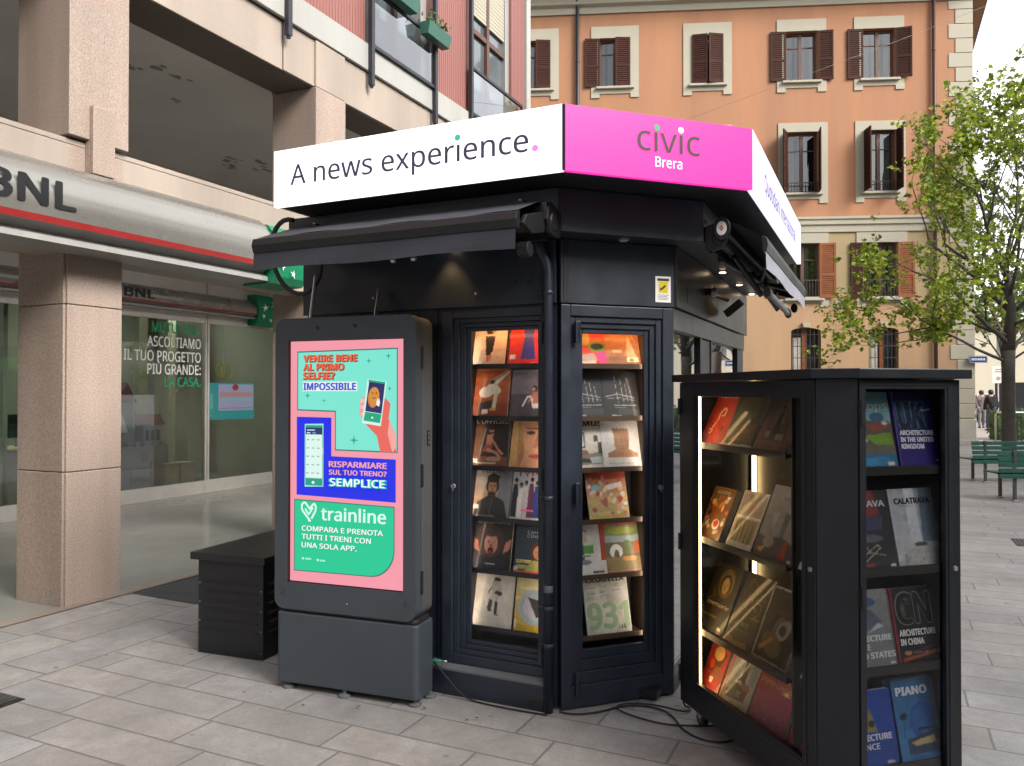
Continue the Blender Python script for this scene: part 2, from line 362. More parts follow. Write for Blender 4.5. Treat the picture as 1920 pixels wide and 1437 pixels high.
# ------------------------------------------------------------------ printed and lettered surfaces
TXT = {}
try:                                                                # the plain sans that comes with Blender, else its built-in face
    import os
    FONT = bpy.data.fonts.load(os.path.join(bpy.utils.system_resource('DATAFILES', path='fonts'), 'NotoSansHebrew-Regular.woff2'))
except Exception: FONT = None
def textgeo(s, bold=0.0, sp=1.0):
    """outline mesh of a word, scaled so that capitals are 1 high; heavier weights stack slightly shifted copies"""
    k = (s, bold, sp)
    if k in TXT: return TXT[k]
    cu = bpy.data.curves.new('lettering', 'FONT'); cu.body = s; cu.font = FONT or cu.font; cu.size = 1; cu.fill_mode = 'FRONT'; cu.resolution_u = 3; cu.space_character = sp * (1 + bold * .6)
    o = bpy.data.objects.new('lettering', cu); me = o.to_mesh()
    vs = [(v.co.x / CAPH[0], v.co.y / CAPH[0]) for v in me.vertices]; fs = [tuple(p.vertices) for p in me.polygons]
    o.to_mesh_clear(); bpy.data.objects.remove(o); bpy.data.curves.remove(cu)
    xs = [v[0] for v in vs] or [0]; x0 = min(xs)
    V = [(x - x0, y, 0.0) for x, y in vs]; Fs = list(fs); n = len(vs)
    if bold > .004:
        for q in range(8):
            dx, dy = bold * 1.25 * math.cos(q * math.pi / 4), bold * .8 * math.sin(q * math.pi / 4); b_ = len(V)
            V += [(x - x0 + dx, y + dy, (q + 1) / 9.0) for x, y in vs]; Fs += [tuple(a_ + b_ for a_ in f) for f in fs]
    TXT[k] = (V, Fs, max(xs) - x0); return TXT[k]
CAPH = [1.0]
CAPH[0] = (lambda g: max(v[1] for v in g[0]) - min(v[1] for v in g[0]))(textgeo('H')); TXT.clear()
CAP = 1.0
class Art:
    """flat artwork: layers of coloured shapes on a plane, width w and height h in metres, unit coordinates"""
    def __init__(s, w, h, org, ux, uy, step=.00022):
        s.w, s.h = w, h; s.o = Vector(org); s.ux = Vector(ux); s.uy = Vector(uy); s.n = s.ux.cross(s.uy).normalized(); s.k = 1; s.step = step; s.ras = None
        s.v = []; s.f = []; s.c = []
    def add(s, vs, fs, col):
        col = hx(col) if isinstance(col, str) else col
        if s.ras is not None and len(vs[0]) == 2: s.ras += [([vs[q] for q in f], col) for f in fs]; s.k = max(1, s.k); return s
        i = len(s.v)
        s.v += [tuple(s.o + s.ux * (p[0] * s.w) + s.uy * (p[1] * s.h) + s.n * ((s.k + (p[2] * .8 if len(p) > 2 else 0)) * s.step)) for p in vs]
        for f in fs: s.f.append(tuple(a + i for a in f)); s.c.append(col)
        s.k += 1; return s
    def P(s, pts, col): return s.add(pts, [tuple(range(len(pts)))], col)
    def R(s, x0, y0, x1, y1, col): return s.P([(x0, y0), (x1, y0), (x1, y1), (x0, y1)], col)
    def E(s, cx, cy, rx, ry, col, rot=0, n=20):
        q = s.w / s.h; r = R(rot); pts = []
        for i in range(n):
            a = 2 * math.pi * i / n; x, y = rx * math.cos(a), ry * math.sin(a) / q
            X, Y = x * math.cos(r) - y * math.sin(r), x * math.sin(r) + y * math.cos(r); pts.append((cx + X, cy + Y * q))
        return s.P(pts, col)
    def L(s, pts, wd, col):
        q = s.w / s.h; vs = []; fs = []
        for (x0, y0), (x1, y1) in zip(pts, pts[1:]):
            dx, dy = x1 - x0, (y1 - y0) / q; l = math.hypot(dx, dy) or 1; nx, ny = -dy / l * wd / 2, dx / l * wd / 2 * q
            i = len(vs); vs += [(x0 + nx, y0 + ny), (x0 - nx, y0 - ny), (x1 - nx, y1 - ny), (x1 + nx, y1 + ny)]; fs.append((i, i + 1, i + 2, i + 3))
        return s.add(vs, fs, col)
    def G(s, x0, y0, x1, y1, ca, cb, n=14):
        """printed colour ramp from bottom colour to top colour"""
        ca, cb = hx(ca), hx(cb)
        for i in range(n):
            f = i / (n - 1); s.R(x0, y0 + (y1 - y0) * i / n, x1, y0 + (y1 - y0) * (i + 1) / n, tuple(a + (b - a) * f for a, b in zip(ca, cb))); s.k -= 1
        s.k += 1; return s
    def T(s, txt, x, y, cap, col, fit=None, al='l', bold=0.0, sp=1.0, skew=0.0):
        """text with capital height cap (share of h) at baseline y; fit = total width (share of w)"""
        vs, fs, wd = textgeo(txt, bold, sp); sc = cap * s.h / CAP / s.h; sx = sc * s.h / s.w
        if fit: sx = fit / wd
        W = wd * sx; x -= {'l': 0, 'c': W / 2, 'r': W}[al]
        return s.add([(x + vx * sx + vy * skew * sx, y + vy * sc, vz) for vx, vy, vz in vs], fs, col)
    def star(s, cx, cy, r, col):
        q = s.w / s.h; pts = []
        for i in range(8):
            a = math.pi * i / 4; rr = r if i % 2 == 0 else r * .26; pts.append((cx + rr * math.cos(a), cy + rr * math.sin(a) * q))
        return s.P(pts, col)
    def head(s, cx, cy, r, skin, hair, eyes='2a1a16', lips='8a3a35', shade=None):
        if hair: s.E(cx, cy + r * .22 * s.w / s.h, r * 1.22, r * 1.35 * s.w / s.h, hair)
        s.E(cx, cy, r * .82, r * 1.15 * s.w / s.h, skin)
        q = s.w / s.h
        for d in (-1, 1):
            s.E(cx + d * r * .34, cy + r * .14 * q, r * .15, r * .07 * q, eyes); s.k -= 1
            s.R(cx + d * r * .34 - r * .2, cy + r * .30 * q, cx + d * r * .34 + r * .2, cy + r * .36 * q, eyes); s.k -= 1
        s.k += 1
        s.P([(cx - r * .05, cy + r * .1 * q), (cx + r * .13, cy - r * .30 * q), (cx - r * .08, cy - r * .30 * q)], shade or eyes)
        s.E(cx, cy - r * .58 * q, r * .27, r * .09 * q, lips); return s
    def build(s, name, parent, mname='print'):
        me = bpy.data.meshes.new(name); me.from_pydata(s.v, [], s.f); me.materials.append(M[mname])
        at = me.color_attributes.new('Col', 'FLOAT_COLOR', 'CORNER'); buf = []
        gc = getattr(s, 'gcol', {})
        for p, c in zip(me.polygons, s.c):
            if p.index in gc:
                for q in gc[p.index]: buf += [q[0], q[1], q[2], 1.0]
            else: buf += [c[0], c[1], c[2], 1.0] * p.loop_total
        at.data.foreach_set('color', buf); me.update()
        o = bpy.data.objects.new(name, me); C.objects.link(o); o.parent = parent; return o
def letters(name, parent, org, ux, uy, items, thick=.003):
    """raised lettering as one mesh; items = (text, x, y, cap, material, fit, align, bold)"""
    ux, uy = Vector(ux).normalized(), Vector(uy).normalized(); n = ux.cross(uy); o = Vector(org); mb = MB()
    for txt, x, y, cap, mk, fit, al, bold in items:
        if txt == 'DOT':
            pts = [(x + cap * math.cos(2 * math.pi * i / 20), y + cap * math.sin(2 * math.pi * i / 20)) for i in range(20)]
            mb.raw([o + ux * a + uy * b_ + n * thick for a, b_ in pts], [tuple(range(20))], mk); continue
        vs, fs, wd = textgeo(txt, bold); sc = cap / CAP; sx = (fit / wd) if fit else sc; W = wd * sx; xo = x - {'l': 0, 'c': W / 2, 'r': W}[al]
        mb.raw([o + ux * (xo + a * sx) + uy * (y + b_ * sc) + n * (thick + c_ * .0006) for a, b_, c_ in vs], fs, mk)
    return mb.build(name, parent)

# ================================================================== GROUND
mb = MB(); mb.face([(-400, -400, 0), (400, -400, 0), (400, 400, 0), (-400, 400, 0)], 'paving')
struct(mb.build('pavement', loc=K0, rz=SROT))
mb = MB(); mb.face([(-8.3, -14, .004), (-4.06, -14, .004), (-4.06, 8.9, .004), (-8.3, 8.9, .004)], 'portico_floor')
struct(mb.build('portico_floor', loc=K0, rz=SROT))
mb = MB(); mb.face([(-4.06, -14, .008), (-3.93, -14, .008), (-3.93, 8.9, .008), (-4.06, 8.9, .008)], 'tan_strip')
struct(mb.build('portico_kerb_strip', loc=K0, rz=SROT))
mb = MB(); mb.face([(-3.925, .70, .004), (-3.22, .68, .004), (-2.6, .72, .004), (-2.6, 2.6, .004), (-3.925, 2.6, .004)], 'asphalt')
struct(mb.build('asphalt_patch_ground', loc=K0, rz=SROT))

# ================================================================== NEWS KIOSK  (local frame = street frame, origin at its front corner)
kiosk = thing('news_kiosk', 'black octagonal news kiosk with lit white and pink signs around its roof', 'kiosk', K0, SROT)
mb = MB()
mb.wall(-1.588, 0.0, .02, 2.06, [(-.66, -.045, .16, 2.04)], 0.0, .05, 'kiosk_paint')
for i in range(7):                                                  # narrow vertical seams of the cladding left of the first door
    x = -.70 - i * .125; mb.box(x - .004, x + .004, -.004, .0, .16, 2.05, 'kiosk_dark')
mb.box(-1.588, -1.54, .05, 2.83, .02, 2.37, 'kiosk_paint')          # left flank
mb.box(-1.588, .44, 2.80, 2.83, .02, 2.37, 'kiosk_paint')           # rear
mb.box(-1.54, .43, .30, 2.80, .02, .06, 'kiosk_dark')
mb.box(-1.5, .1, 1.9, 1.94, .06, 2.37, 'kiosk_dark')
mb.build('wall', kiosk)
mb = MB()
mb.box(-1.60, .0, -.028, .0, 2.052, 2.374, 'kiosk_paint')
TB = Matrix.Rotation(R(45), 4, 'Z')
mb.box(.008, .662, -.028, .0, 2.052, 2.374, 'kiosk_paint', TB)
mb.box(.02, .05, -.031, -.028, 2.06, 2.37, 'kiosk_dark', TB)
for x, z in ((-.14, 2.16), (-.22, 2.17), (-1.1, 2.13), (-.45, 2.12)): mb.lathe([(.008, -.034), (.008, -.028)], 'zinc' if x < -.4 else 'black_plastic', (x, 0, z), 10, 'Y')
mb.build('upper_panel', kiosk, bevel=.004)
mb = MB(); mb.box(.468, .50, .462, 2.84, 2.055, 2.374, 'kiosk_bronze'); mb.box(.50, .503, .70, 1.0, 2.10, 2.19, 'kiosk_bronze')
mb.build('upper_panel', kiosk, bevel=.003)
mb = MB(); mb.box(-.72, -.02, -.055, .0, .0, .125, 'kiosk_paint'); mb.box(-1.588, -.72, -.02, .0, .0, .14, 'kiosk_paint')
mb.prism([(-.055, .126), (0, .126), (0, .165), (-.055, .14)], lambda a, b, d: (d, a, b), -.72, -.045, 'grey_trim')
mb.box(-.135, -.055, -.0565, -.03, .012, .062, 'black_rubber')
mb.build('plinth', kiosk, bevel=.003)

def door(rz, x0, x1, z0, z1, gx0, gx1, gz0, gz1, shelves, hinge_x, lock_x):
    mb = MB(); n = 4; f = [0, .40, .62, .82, 1.0]; yy = [-.022, -.010, .002, .012]
    for i in range(n):
        g0, g1 = f[i], f[i + 1]
        ax0, ax1 = x0 + (gx0 - x0) * g0, x1 + (gx1 - x1) * g0; az0, az1 = z0 + (gz0 - z0) * g0, z1 + (gz1 - z1) * g0
        bx0, bx1 = x0 + (gx0 - x0) * g1, x1 + (gx1 - x1) * g1; bz0, bz1 = z0 + (gz0 - z0) * g1, z1 + (gz1 - z1) * g1
        mb.ring(ax0, ax1, az0, az1, bx0 - ax0, ax1 - bx1, bz0 - az0, az1 - bz1, yy[i], .035, 'kiosk_paint')
    d = mb.build('door', kiosk, rz=rz, bevel=.0035)
    mb = MB(); mb.face([(gx0 - .01, .022, gz0 - .01), (gx1 + .01, .022, gz0 - .01), (gx1 + .01, .022, gz1 + .01), (gx0 - .01, .022, gz1 + .01)], 'door_glass'); mb.build('pane', d)
    for z in (z0 + .12, (z0 + z1) / 2 + .06, z1 - .14):
        mb = MB(); mb.box(hinge_x - .013, hinge_x + .013, -.045, -.022, z - .055, z + .055, 'kiosk_paint'); mb.box(hinge_x + .004, hinge_x + .010, -.049, -.045, z - .05, z + .05, 'black_plastic'); mb.build('hinge', d, bevel=.003)
    mb = MB(); mb.lathe([(.014, -.03), (.012, -.034), (.012, -.022)], 'zinc', (lock_x, 0, 1.10), 14, 'Y'); mb.box(lock_x - .003, lock_x + .003, -.038, -.034, 1.075, 1.10, 'zinc'); mb.build('lock', d)
    c = MB(); X0, X1, Y1 = gx0 - .035, gx1 + .03, .215
    c.box(X0, X1, Y1, Y1 + .01, gz0 - .05, gz1 + .05, 'kiosk_dark'); c.box(X0 - .008, X0, .036, Y1, gz0 - .05, gz1 + .05, 'kiosk_dark'); c.box(X1, X1 + .008, .036, Y1, gz0 - .05, gz1 + .05, 'shelf_brown')
    c.box(X0, X1, .036, Y1, gz0 - .06, gz0 - .05, 'kiosk_dark'); c.box(X0, X1, .036, Y1, gz1 + .05, gz1 + .06, 'kiosk_dark')
    case = c.build('display_case', kiosk, rz=rz)
    for z in shelves:
        mb = MB(); mb.box(X0, X1, .062, Y1, z - .014, z - .003, 'shelf_brown' if rz else 'kiosk_dark'); mb.box(X0, X1, .056, .062, z - .016, z + .010, 'shelf_brown' if rz else 'kiosk_dark'); mb.build('shelf', case)
    mb = MB(); mb.box(X0 + .02, X1 - .02, .045, .060, gz1 + .018, gz1 + .030, 'led_orange'); mb.build('led_strip', case)
    lx = X1 - .014
    mb = MB(); mb.box(lx, lx + .010, .040, .054, gz0 + .02, gz1 - .02, 'led_soft'); mb.box(lx, lx + .010, .037, .0395, gz0 + .02, gz1 - .02, 'kiosk_dark'); mb.build('led_strip', case)  # front shield added; first door's copy of this strip is added to light covers
    if not rz: mb = MB(); mb.box(X0 + .004, X0 + .014, .040, .054, gz0 + .02, gz1 - .02, 'led_soft'); mb.box(X0 + .0145, X0 + .017, .037, .0565, gz0 + .02, gz1 - .02, 'kiosk_dark'); mb.box(X0 + .004, X0 + .0144, .037, .0395, gz0 + .02, gz1 - .02, 'kiosk_dark'); mb.build('led_strip', case)  # shield plates added to keep this strip out of the glass reflections
    return case
SHA = [1.742, 1.465, 1.198, .925, .648, .342]; SHB = [1.741, 1.466, 1.198, .928, .640, .325]
door(0, -.66, -.045, .16, 2.04, -.500, -.112, .285, 1.925, SHA, -.075, -.585)
door(R(45), .012, .660, .008, 2.045, .146, .502, .285, 1.903, SHB, .096, .578)

# right flank: sliding glass front
mb = MB()
for y0, y1 in ((.462, .492), (1.17, 1.22), (1.50, 1.55), (2.53, 2.58)): mb.box(.44, .475, y0, y1, .06, 2.05, 'kiosk_dark')
mb.box(.42, .468, 1.22, 1.50, .06, 1.93, 'kiosk_dark'); mb.box(.44, .480, .462, 2.83, 1.935, 2.05, 'kiosk_bronze'); mb.box(.44, .476, .462, 2.83, 0, .09, 'kiosk_dark'); mb.box(.44, .47, 2.58, 2.83, .06, 2.05, 'kiosk_dark')
ww = mb.build('sliding_window', kiosk, bevel=.003)
for y0, y1 in ((.492, 1.17), (1.55, 2.53)):
    mb = MB(); mb.face([(.455, y0, .09), (.455, y1, .09), (.455, y1, 1.935), (.455, y0, 1.935)], 'dark_glass'); mb.build('pane', ww)

# fascia, soffit, roof, signs
def prism_z(poly, z0, z1, m): return MB().prism(poly, lambda a, b, d: (a, b, d), z0, z1, m)
t = .185 * math.tan(R(22.5))
fas = prism_z([(-1.575, -.185), (t, -.185), (.655, .47 - t), (.655, 2.83), (-1.575, 2.83)], 2.378, 2.588, 'kiosk_paint')
for x, z in ((t - .004, 2.40),): fas.lathe([(.010, -.192), (.010, -.185)], 'zinc', (x - .02, 0, z), 8, 'Y')
fascia = fas.build('fascia', kiosk, bevel=.004)
P0 = (.215, -.455); P1 = (.922, .252); YE = 2.72; XL = -1.44
prism_z([(XL + .004, P0[1] + .03), (P0[0] - .012, P0[1] + .03), (P1[0] - .03, P1[1] + .012), (P1[0] - .03, YE), (XL + .004, YE)], 2.592, 2.872, 'kiosk_soffit').build('roof', kiosk)
mb = MB(); mb.box(XL, -.531, P0[1], P0[1] + .028, 2.585, 2.882, 'sign_white'); mb.box(-.5292, P0[0] - .010, P0[1], P0[1] + .028, 2.585, 2.882, 'sign_white'); mb.box(-.54, -.52, P0[1] + .010, P0[1] + .029, 2.587, 2.880, 'grey_trim'); sa = mb.build('sign_panel', kiosk)
letters('lettering', sa, (0, P0[1], 0), (1, 0, 0), (0, 0, 1), [
    ('A news exper\u0131ence', -1.325, 2.690, .104, 'ink_slate', 1.368, 'l', .009)])
for x, z, k in ((.077, 2.700, 'sign_dot_pink'), (-.322, 2.803, 'sign_dot_green')): letters('round_dot', sa, (0, P0[1], 0), (1, 0, 0), (0, 0, 1), [('DOT', x, z, .0155, k, 0, 'l', 0)])
mb = MB(); mb.box(.008, .998, 0, .028, 2.585, 2.882, 'sign_pink'); sb = mb.build('sign_panel', kiosk, loc=(P0[0], P0[1], 0), rz=R(45))
letters('lettering', sb, (0, 0, 0), (1, 0, 0), (0, 0, 1), [
    ('c\u0131v\u0131c', .367, 2.716, .118, 'ink_maroon', .332, 'l', 0)])
letters('lettering', sb, (0, 0, 0), (1, 0, 0), (0, 0, 1), [('Brera', .46, 2.645, .047, 'sign_white', .142, 'l', .006)])
for x, z, k in ((.468, 2.826, 'sign_dot_green'), (.597, 2.828, 'sign_white')): letters('round_dot', sb, (0, 0, 0), (1, 0, 0), (0, 0, 1), [('DOT', x, z, .0145, k, 0, 'l', 0)])
mb = MB(); mb.box(P1[0] - .028, P1[0], P1[1] + .004, YE, 2.585, 2.882, 'sign_lilac'); sc_ = mb.build('sign_panel', kiosk)
letters('lettering', sc_, (P1[0], 0, 0), (0, 1, 0), (0, 0, 1), [('Quotidiani internazionali', .66, 2.675, .092, 'ink_violet', 1.62, 'l', .035)])
mb = MB(); mb.box(P0[0] - .009, P0[0] + .003, P0[1] + .001, P0[1] + .03, 2.588, 2.880, 'kiosk_dark'); mb.build('sign_joint', kiosk)

# recessed downlights (lit)
for x, y, on in ((.56, 1.45, 1), (.56, 2.10, 1), (.56, 2.69, 1), (.30, .155, 0), (-.60, -.085, 1)):
    mb = MB(); mb.lathe([(.030, 2.3775), (.030, 2.372), (.022, 2.370)], 'zinc', (x, y, 0), 18); mb.lathe([(.021, 2.3695), (.019, 2.367)], 'downlight_glow' if on else 'lamp_glass', (x, y, 0), 18)
    dl = mb.build('downlight', kiosk)
    if on:
        ld = bpy.data.lights.new('downlight_bulb', 'SPOT'); ld.energy = 3.6 if x < 0 else 2.5; ld.color = (1.0, .56, .20); ld.spot_size = R(88 if x < 0 else 100); ld.spot_blend = .7; ld.shadow_soft_size = .02
        lo = bpy.data.objects.new('downlight_bulb', ld); C.objects.link(lo); lo.parent = dl; lo.location = (x, y, 2.36)

# rain pipe at the front corner
mb = MB(); px_, py_ = -.030, -.048
mb.tube([(px_, py_, .004), (px_, py_, 2.20), (px_ - .006, py_ - .004, 2.25), (px_ - .03, py_ - .02, 2.31), (px_ - .035, py_ - .03, 2.374)], .024, 'kiosk_paint', 16)
for z in (1.07, .52, .335, 2.1): mb.lathe([(.0245, z - .012), (.029, z - .009), (.029, z + .009), (.0245, z + .012)], 'kiosk_paint', (px_, py_, 0), 16); mb.box(px_ - .055, px_ - .03, py_ - .006, py_ + .006, z - .006, z + .006, 'kiosk_paint')
mb.lathe([(.0242, .60), (.0246, .605), (.0246, .63), (.0242, .635)], 'grey_trim', (px_, py_, 0), 16)
mb.build('rain_pipe', kiosk, smooth=True)

# CCTV notice
mb = MB(); mb.box(.548, .640, -.031, -.0285, 2.075, 2.212, 'white_paint'); nn = mb.build('camera_notice', kiosk, rz=R(45))
a = Art(.092, .137, (.548, -.031, 2.075), (1, 0, 0), (0, 0, 1))
a.R(.12, .82, .88, .92, '333311'); a.R(.2, .36, .8, .80, 'D8C21C'); a.P([(.3, .5), (.6, .68), (.68, .62), (.4, .46)], '222218'); a.R(.28, .44, .33, .56, '222218')
for i in range(4): a.R(.14, .27 - i * .055, .86 - .1 * (i % 2), .29 - i * .055, '888888')
a.build('notice_print', nn, 'flat_print')

# awnings
def awning(rz, loc, x0, x1, pale, label_end):
    """local x along the front, y outwards negative"""
    aw = MB()
    aw.prism([(-.02, 2.455), (-.13, 2.488), (-.155, 2.486), (-.17, 2.42), (-.02, 2.40)], lambda p, q, d: (d, p, q), x0 + .02, x1, 'kiosk_dark')      # hood
    root = aw.build('awning', kiosk, loc=loc, rz=rz, bevel=.004)
    mb = MB(); n = 14
    for i in range(n):                                              # rolled cloth running out to the front bar, a little slack
        u0, u1 = x0 + (x1 - x0 - .03) * i / n, x0 + (x1 - x0 - .03) * (i + 1) / n; d0, d1 = .004 * math.sin(i * 1.3), .004 * math.sin((i + 1) * 1.3)
        mb.face([(u0, -.15, 2.492), (u1, -.15, 2.492), (u1, -.415, 2.392 - d1), (u0, -.415, 2.392 - d0)], 'awning_cloth')
        prev = None
        for j in range(5):
            f = j / 4; z = 2.327 - .105 * f; y0 = -.432 - .012 * f + .006 * math.sin(i * .9 + 2 * f) * f; y1 = -.432 - .012 * f + .006 * math.sin((i + 1) * .9 + 2 * f) * f
            cur = ((u0, y0, z + .004 * math.sin(i * .7) * f), (u1, y1, z + .004 * math.sin((i + 1) * .7) * f))
            if prev: mb.face([prev[0], prev[1], cur[1], cur[0]], 'awning_pale' if pale else 'awning_cloth')
            prev = cur
    mb.build('cloth', root, smooth=True)
    mb = MB(); mb.prism([(-.405, 2.392), (-.44, 2.384), (-.450, 2.350), (-.438, 2.312), (-.41, 2.312)], lambda p, q, d: (d, p, q), x0 - .002, x1 - .02, 'kiosk_dark'); mb.build('front_bar', root, bevel=.003)
    mb = MB(); mb.tube([(x0 + .05, -.10, 2.40), (x1 - .03, -.10, 2.40)], .042, 'black_plastic', 14); mb.box(x0 + .05, x1 - .05, -.06, -.02, 2.33, 2.375, 'black_plastic'); mb.build('roller', root, smooth=False)
    for k in (0, 1):
        mb = MB(); s = x0 + .18 if k == 0 else x1 - .16; e = (x0 + x1) / 2 - (.06 if k == 0 else -.06)
        mb.tube([(s, -.06, 2.32), (e, -.20, 2.30)], .020, 'black_plastic', 8); mb.lathe([(.03, 2.275), (.034, 2.285), (.034, 2.325), (.03, 2.335)], 'black_plastic', (e, -.20, 0), 12); mb.tube([(e, -.20, 2.30), (s + (.1 if k == 0 else -.1), -.40, 2.33)], .016, 'black_plastic', 8)
        mb.lathe([(.012, 2.25), (.016, 2.262), (.012, 2.275)], 'zinc', (e, -.2, 0), 10)
        mb.build('folding_arm', root)
    for xx in (x0 + .005, x1):
        mb = MB(); mb.prism([(-.0, 2.46), (-.12, 2.488), (-.16, 2.46), (-.175, 2.40), (-.14, 2.345), (-.05, 2.33), (0, 2.345)], lambda p, q, d: (d, p, q), xx - .012, xx + .012, 'black_plastic')
        mb.lathe([(.04, xx - .02), (.045, xx - .014), (.045, xx + .014), (.04, xx + .02)], 'black_plastic', (0, -.10, 2.40), 18, 'X')
        if xx == x1:
            mb.prism([(-.15, 2.44), (-.36, 2.385), (-.40, 2.34), (-.30, 2.31), (-.16, 2.34)], lambda p, q, d: (d, p, q), xx - .03, xx - .008, 'black_plastic')
            mb.tube([(xx - .005, -.33, 2.235), (xx - .06, -.33, 2.235)], .035, 'black_plastic', 12)
        mb.build('end_bracket', root, bevel=.004)
    for xx in (x0 + .12, x1 - .16):
        mb = MB(); mb.box(xx - .03, xx + .03, -.13, -.05, 2.496, 2.512, 'black_plastic'); mb.tube([(xx, -.10, 2.51), (xx, -.10, 2.522)], .012, 'zinc', 8); mb.build('bracket', root, bevel=.003)
    return root
awning(0, (0, -.185, 0), -1.425, .085, False, False)
awC = awning(R(90), (.655, 0, 0), .43, 2.62, True, True); awC.scale = (1, .70, 1)
mb = MB(); mb.lathe([(.058, .395), (.062, .400), (.062, .42)], 'black_plastic', (0, -.13, 2.44), 22, 'X'); mb.lathe([(.036, .392), (.037, .3955)], 'white_paint', (0, -.13, 2.44), 24, 'X')
mb.build('end_cap', awC)
a = Art(.04, .04, (.3925, -.11, 2.42), (0, -1, 0), (0, 0, 1), .0006)
a.P([(.5, .1), (.9, .5), (.5, .9), (.1, .5)], 'C0392B'); a.R(.34, .42, .66, .58, 'E8D0CC'); a.build('round_badge', awC, 'flat_print')
mb = MB(); mb.tube([(.95, -.36, 2.16), (2.05, -.34, 2.15)], .022, 'grey_trim', 14); mb.tube([(2.05, -.34, 2.15), (2.11, -.34, 2.148)], .032, 'black_plastic', 16); mb.tube([(.88, -.36, 2.16), (.96, -.36, 2.16)], .028, 'black_plastic', 16)
mb.tube([(.8, -.12, 2.36), (1.15, -.26, 2.18)], .02, 'black_plastic', 8); mb.tube([(1.5, -.12, 2.36), (1.95, -.26, 2.17)], .02, 'black_plastic', 8); mb.build('lower_bar', awC)

# floodlight and sensor on the right flank
mb = MB(); T = Matrix.Translation((.60, 1.60, 2.16)) @ Matrix.Rotation(R(-38), 4, 'Y') @ Matrix.Rotation(R(10), 4, 'X')
mb.box(-.06, .06, -.13, .13, -.03, .0, 'black_plastic', T)
for i in range(9): mb.box(-.058, .058, -.12 + i * .029, -.113 + i * .029, .0, .018, 'black_plastic', T)
mb.box(-.05, .05, -.12, .12, -.034, -.03, 'pane_dark', T); mb.tube([(.49, 1.52, 2.24), (.58, 1.56, 2.20)], .012, 'black_plastic', 8); mb.build('floodlight', kiosk)
mb = MB(); mb.box(.50, .53, 1.2, 1.27, 2.2, 2.24, 'black_plastic'); mb.lathe([(.02, .53), (.03, .535), (.03, .56), (.02, .565)], 'zinc', (0, 1.24, 2.22), 12, 'X'); mb.build('small_camera', kiosk)
# black hose looping out at the left end
pts = []
for i in range(25):
    f = i / 24; ang = R(75) + f * R(300); pts.append((-1.50 + .30 * math.cos(ang) * (.5 + .1 * f), -.22 - .06 * math.sin(ang), 2.36 + .20 * math.sin(ang)))
mb = MB(); mb.tube(pts, .0135, 'black_rubber', 10); mb.build('hose', kiosk, smooth=True)

# ================================================================== DIGITAL ADVERTISING TOTEM
TR = SROT + R(5.0)
tot = thing('digital_totem', 'grey digital advertising totem with a lit pink and green screen', 'advertising totem', SL(-.66, -.285), TR)
def rrect(x0, x1, z0, z1, r, n=8, corners=(1, 1, 1, 1)):
    out = []
    for (cx, cz, a0, on) in ((x1 - r, z0 + r, -90, corners[0]), (x1 - r, z1 - r, 0, corners[1]), (x0 + r, z1 - r, 90, corners[2]), (x0 + r, z0 + r, 180, corners[3])):
        if on: out += [(cx + r * math.cos(R(a0 + 90 * i / n)), cz + r * math.sin(R(a0 + 90 * i / n))) for i in range(n + 1)]
        else: out.append({-90: (x1, z0), 0: (x1, z1), 90: (x0, z1), 180: (x0, z0)}[a0])
    return out
sx0, sx1, sz0, sz1 = -.772, -.071, .577, 1.880
po = rrect(-.855, .0, .432, 2.0, .055); cl = lambda v, a, b: max(a, min(b, v))
mb = MB(); n = len(po)
inn = [(cl((p[0] + .4275) * 3 - .4275, sx0, sx1), cl((p[1] - 1.216) * 3 + 1.216, sz0, sz1)) for p in po]
for i in range(n):
    j = (i + 1) % n; A, B_, Ci, D = po[i], po[j], inn[j], inn[i]
    q = [(A[0], 0, A[1]), (B_[0], 0, B_[1]), (Ci[0], 0, Ci[1])] + ([(D[0], 0, D[1])] if D != Ci else [])
    mb.face(q, 'totem_grey'); mb.face([(A[0], 0, A[1]), (A[0], .075, A[1]), (B_[0], .075, B_[1]), (B_[0], 0, B_[1])], 'totem_grey')
    if D != Ci: mb.face([(D[0], 0, D[1]), (Ci[0], 0, Ci[1]), (Ci[0], .022, Ci[1]), (D[0], .022, D[1])], 'black_plastic')
mb.prism(rrect(-.850, -.005, .437, 1.995, .055), lambda p, q, d: (p, d, q), .068, .074, 'totem_grey')
for x, z in ((-.585, 1.945), (-.355, 1.950)): mb.lathe([(.011, -.003), (.011, .001)], 'black_plastic', (x, 0, z), 12, 'Y')
for x in (-.80, -.055):
    for i in range(7):
        aa = i * 2.4; rr = .004 * math.sqrt(i) * 2; mb.lathe([(.0032, -.0012), (.0032, .0002)], 'black_plastic', (x + rr * math.cos(aa), 0, .515 + rr * math.sin(aa)), 8, 'Y')
mb.lathe([(.003, -.002), (.003, .001)], 'white_paint', (-.40, 0, .49), 8, 'Y')
mb.build('screen_housing', tot)
mb = MB(); mb.prism(rrect(-.852, -.003, .43, 1.997, .055), lambda p, q, d: (p, d, q), .082, .20, 'totem_side'); mb.prism(rrect(-.84, -.015, .45, 1.98, .05), lambda p, q, d: (p, d, q), .074, .083, 'black_rubber')
bk = mb.build('rear_housing', tot, bevel=.004)
mb = MB(); mb.box(-.003, .0005, .135, .165, 1.32, 1.40, 'black_plastic')
for i in range(3): mb.box(.0005, .0012, .142, .158, 1.33 + i * .024, 1.345 + i * .024, 'grey_trim')
mb.build('socket_plate', bk)
for z in (1.78, 1.17, .62): mb = MB(); mb.box(-.004, .006, .055, .080, z - .06, z + .06, 'black_plastic'); mb.build('hinge', tot, bevel=.003)
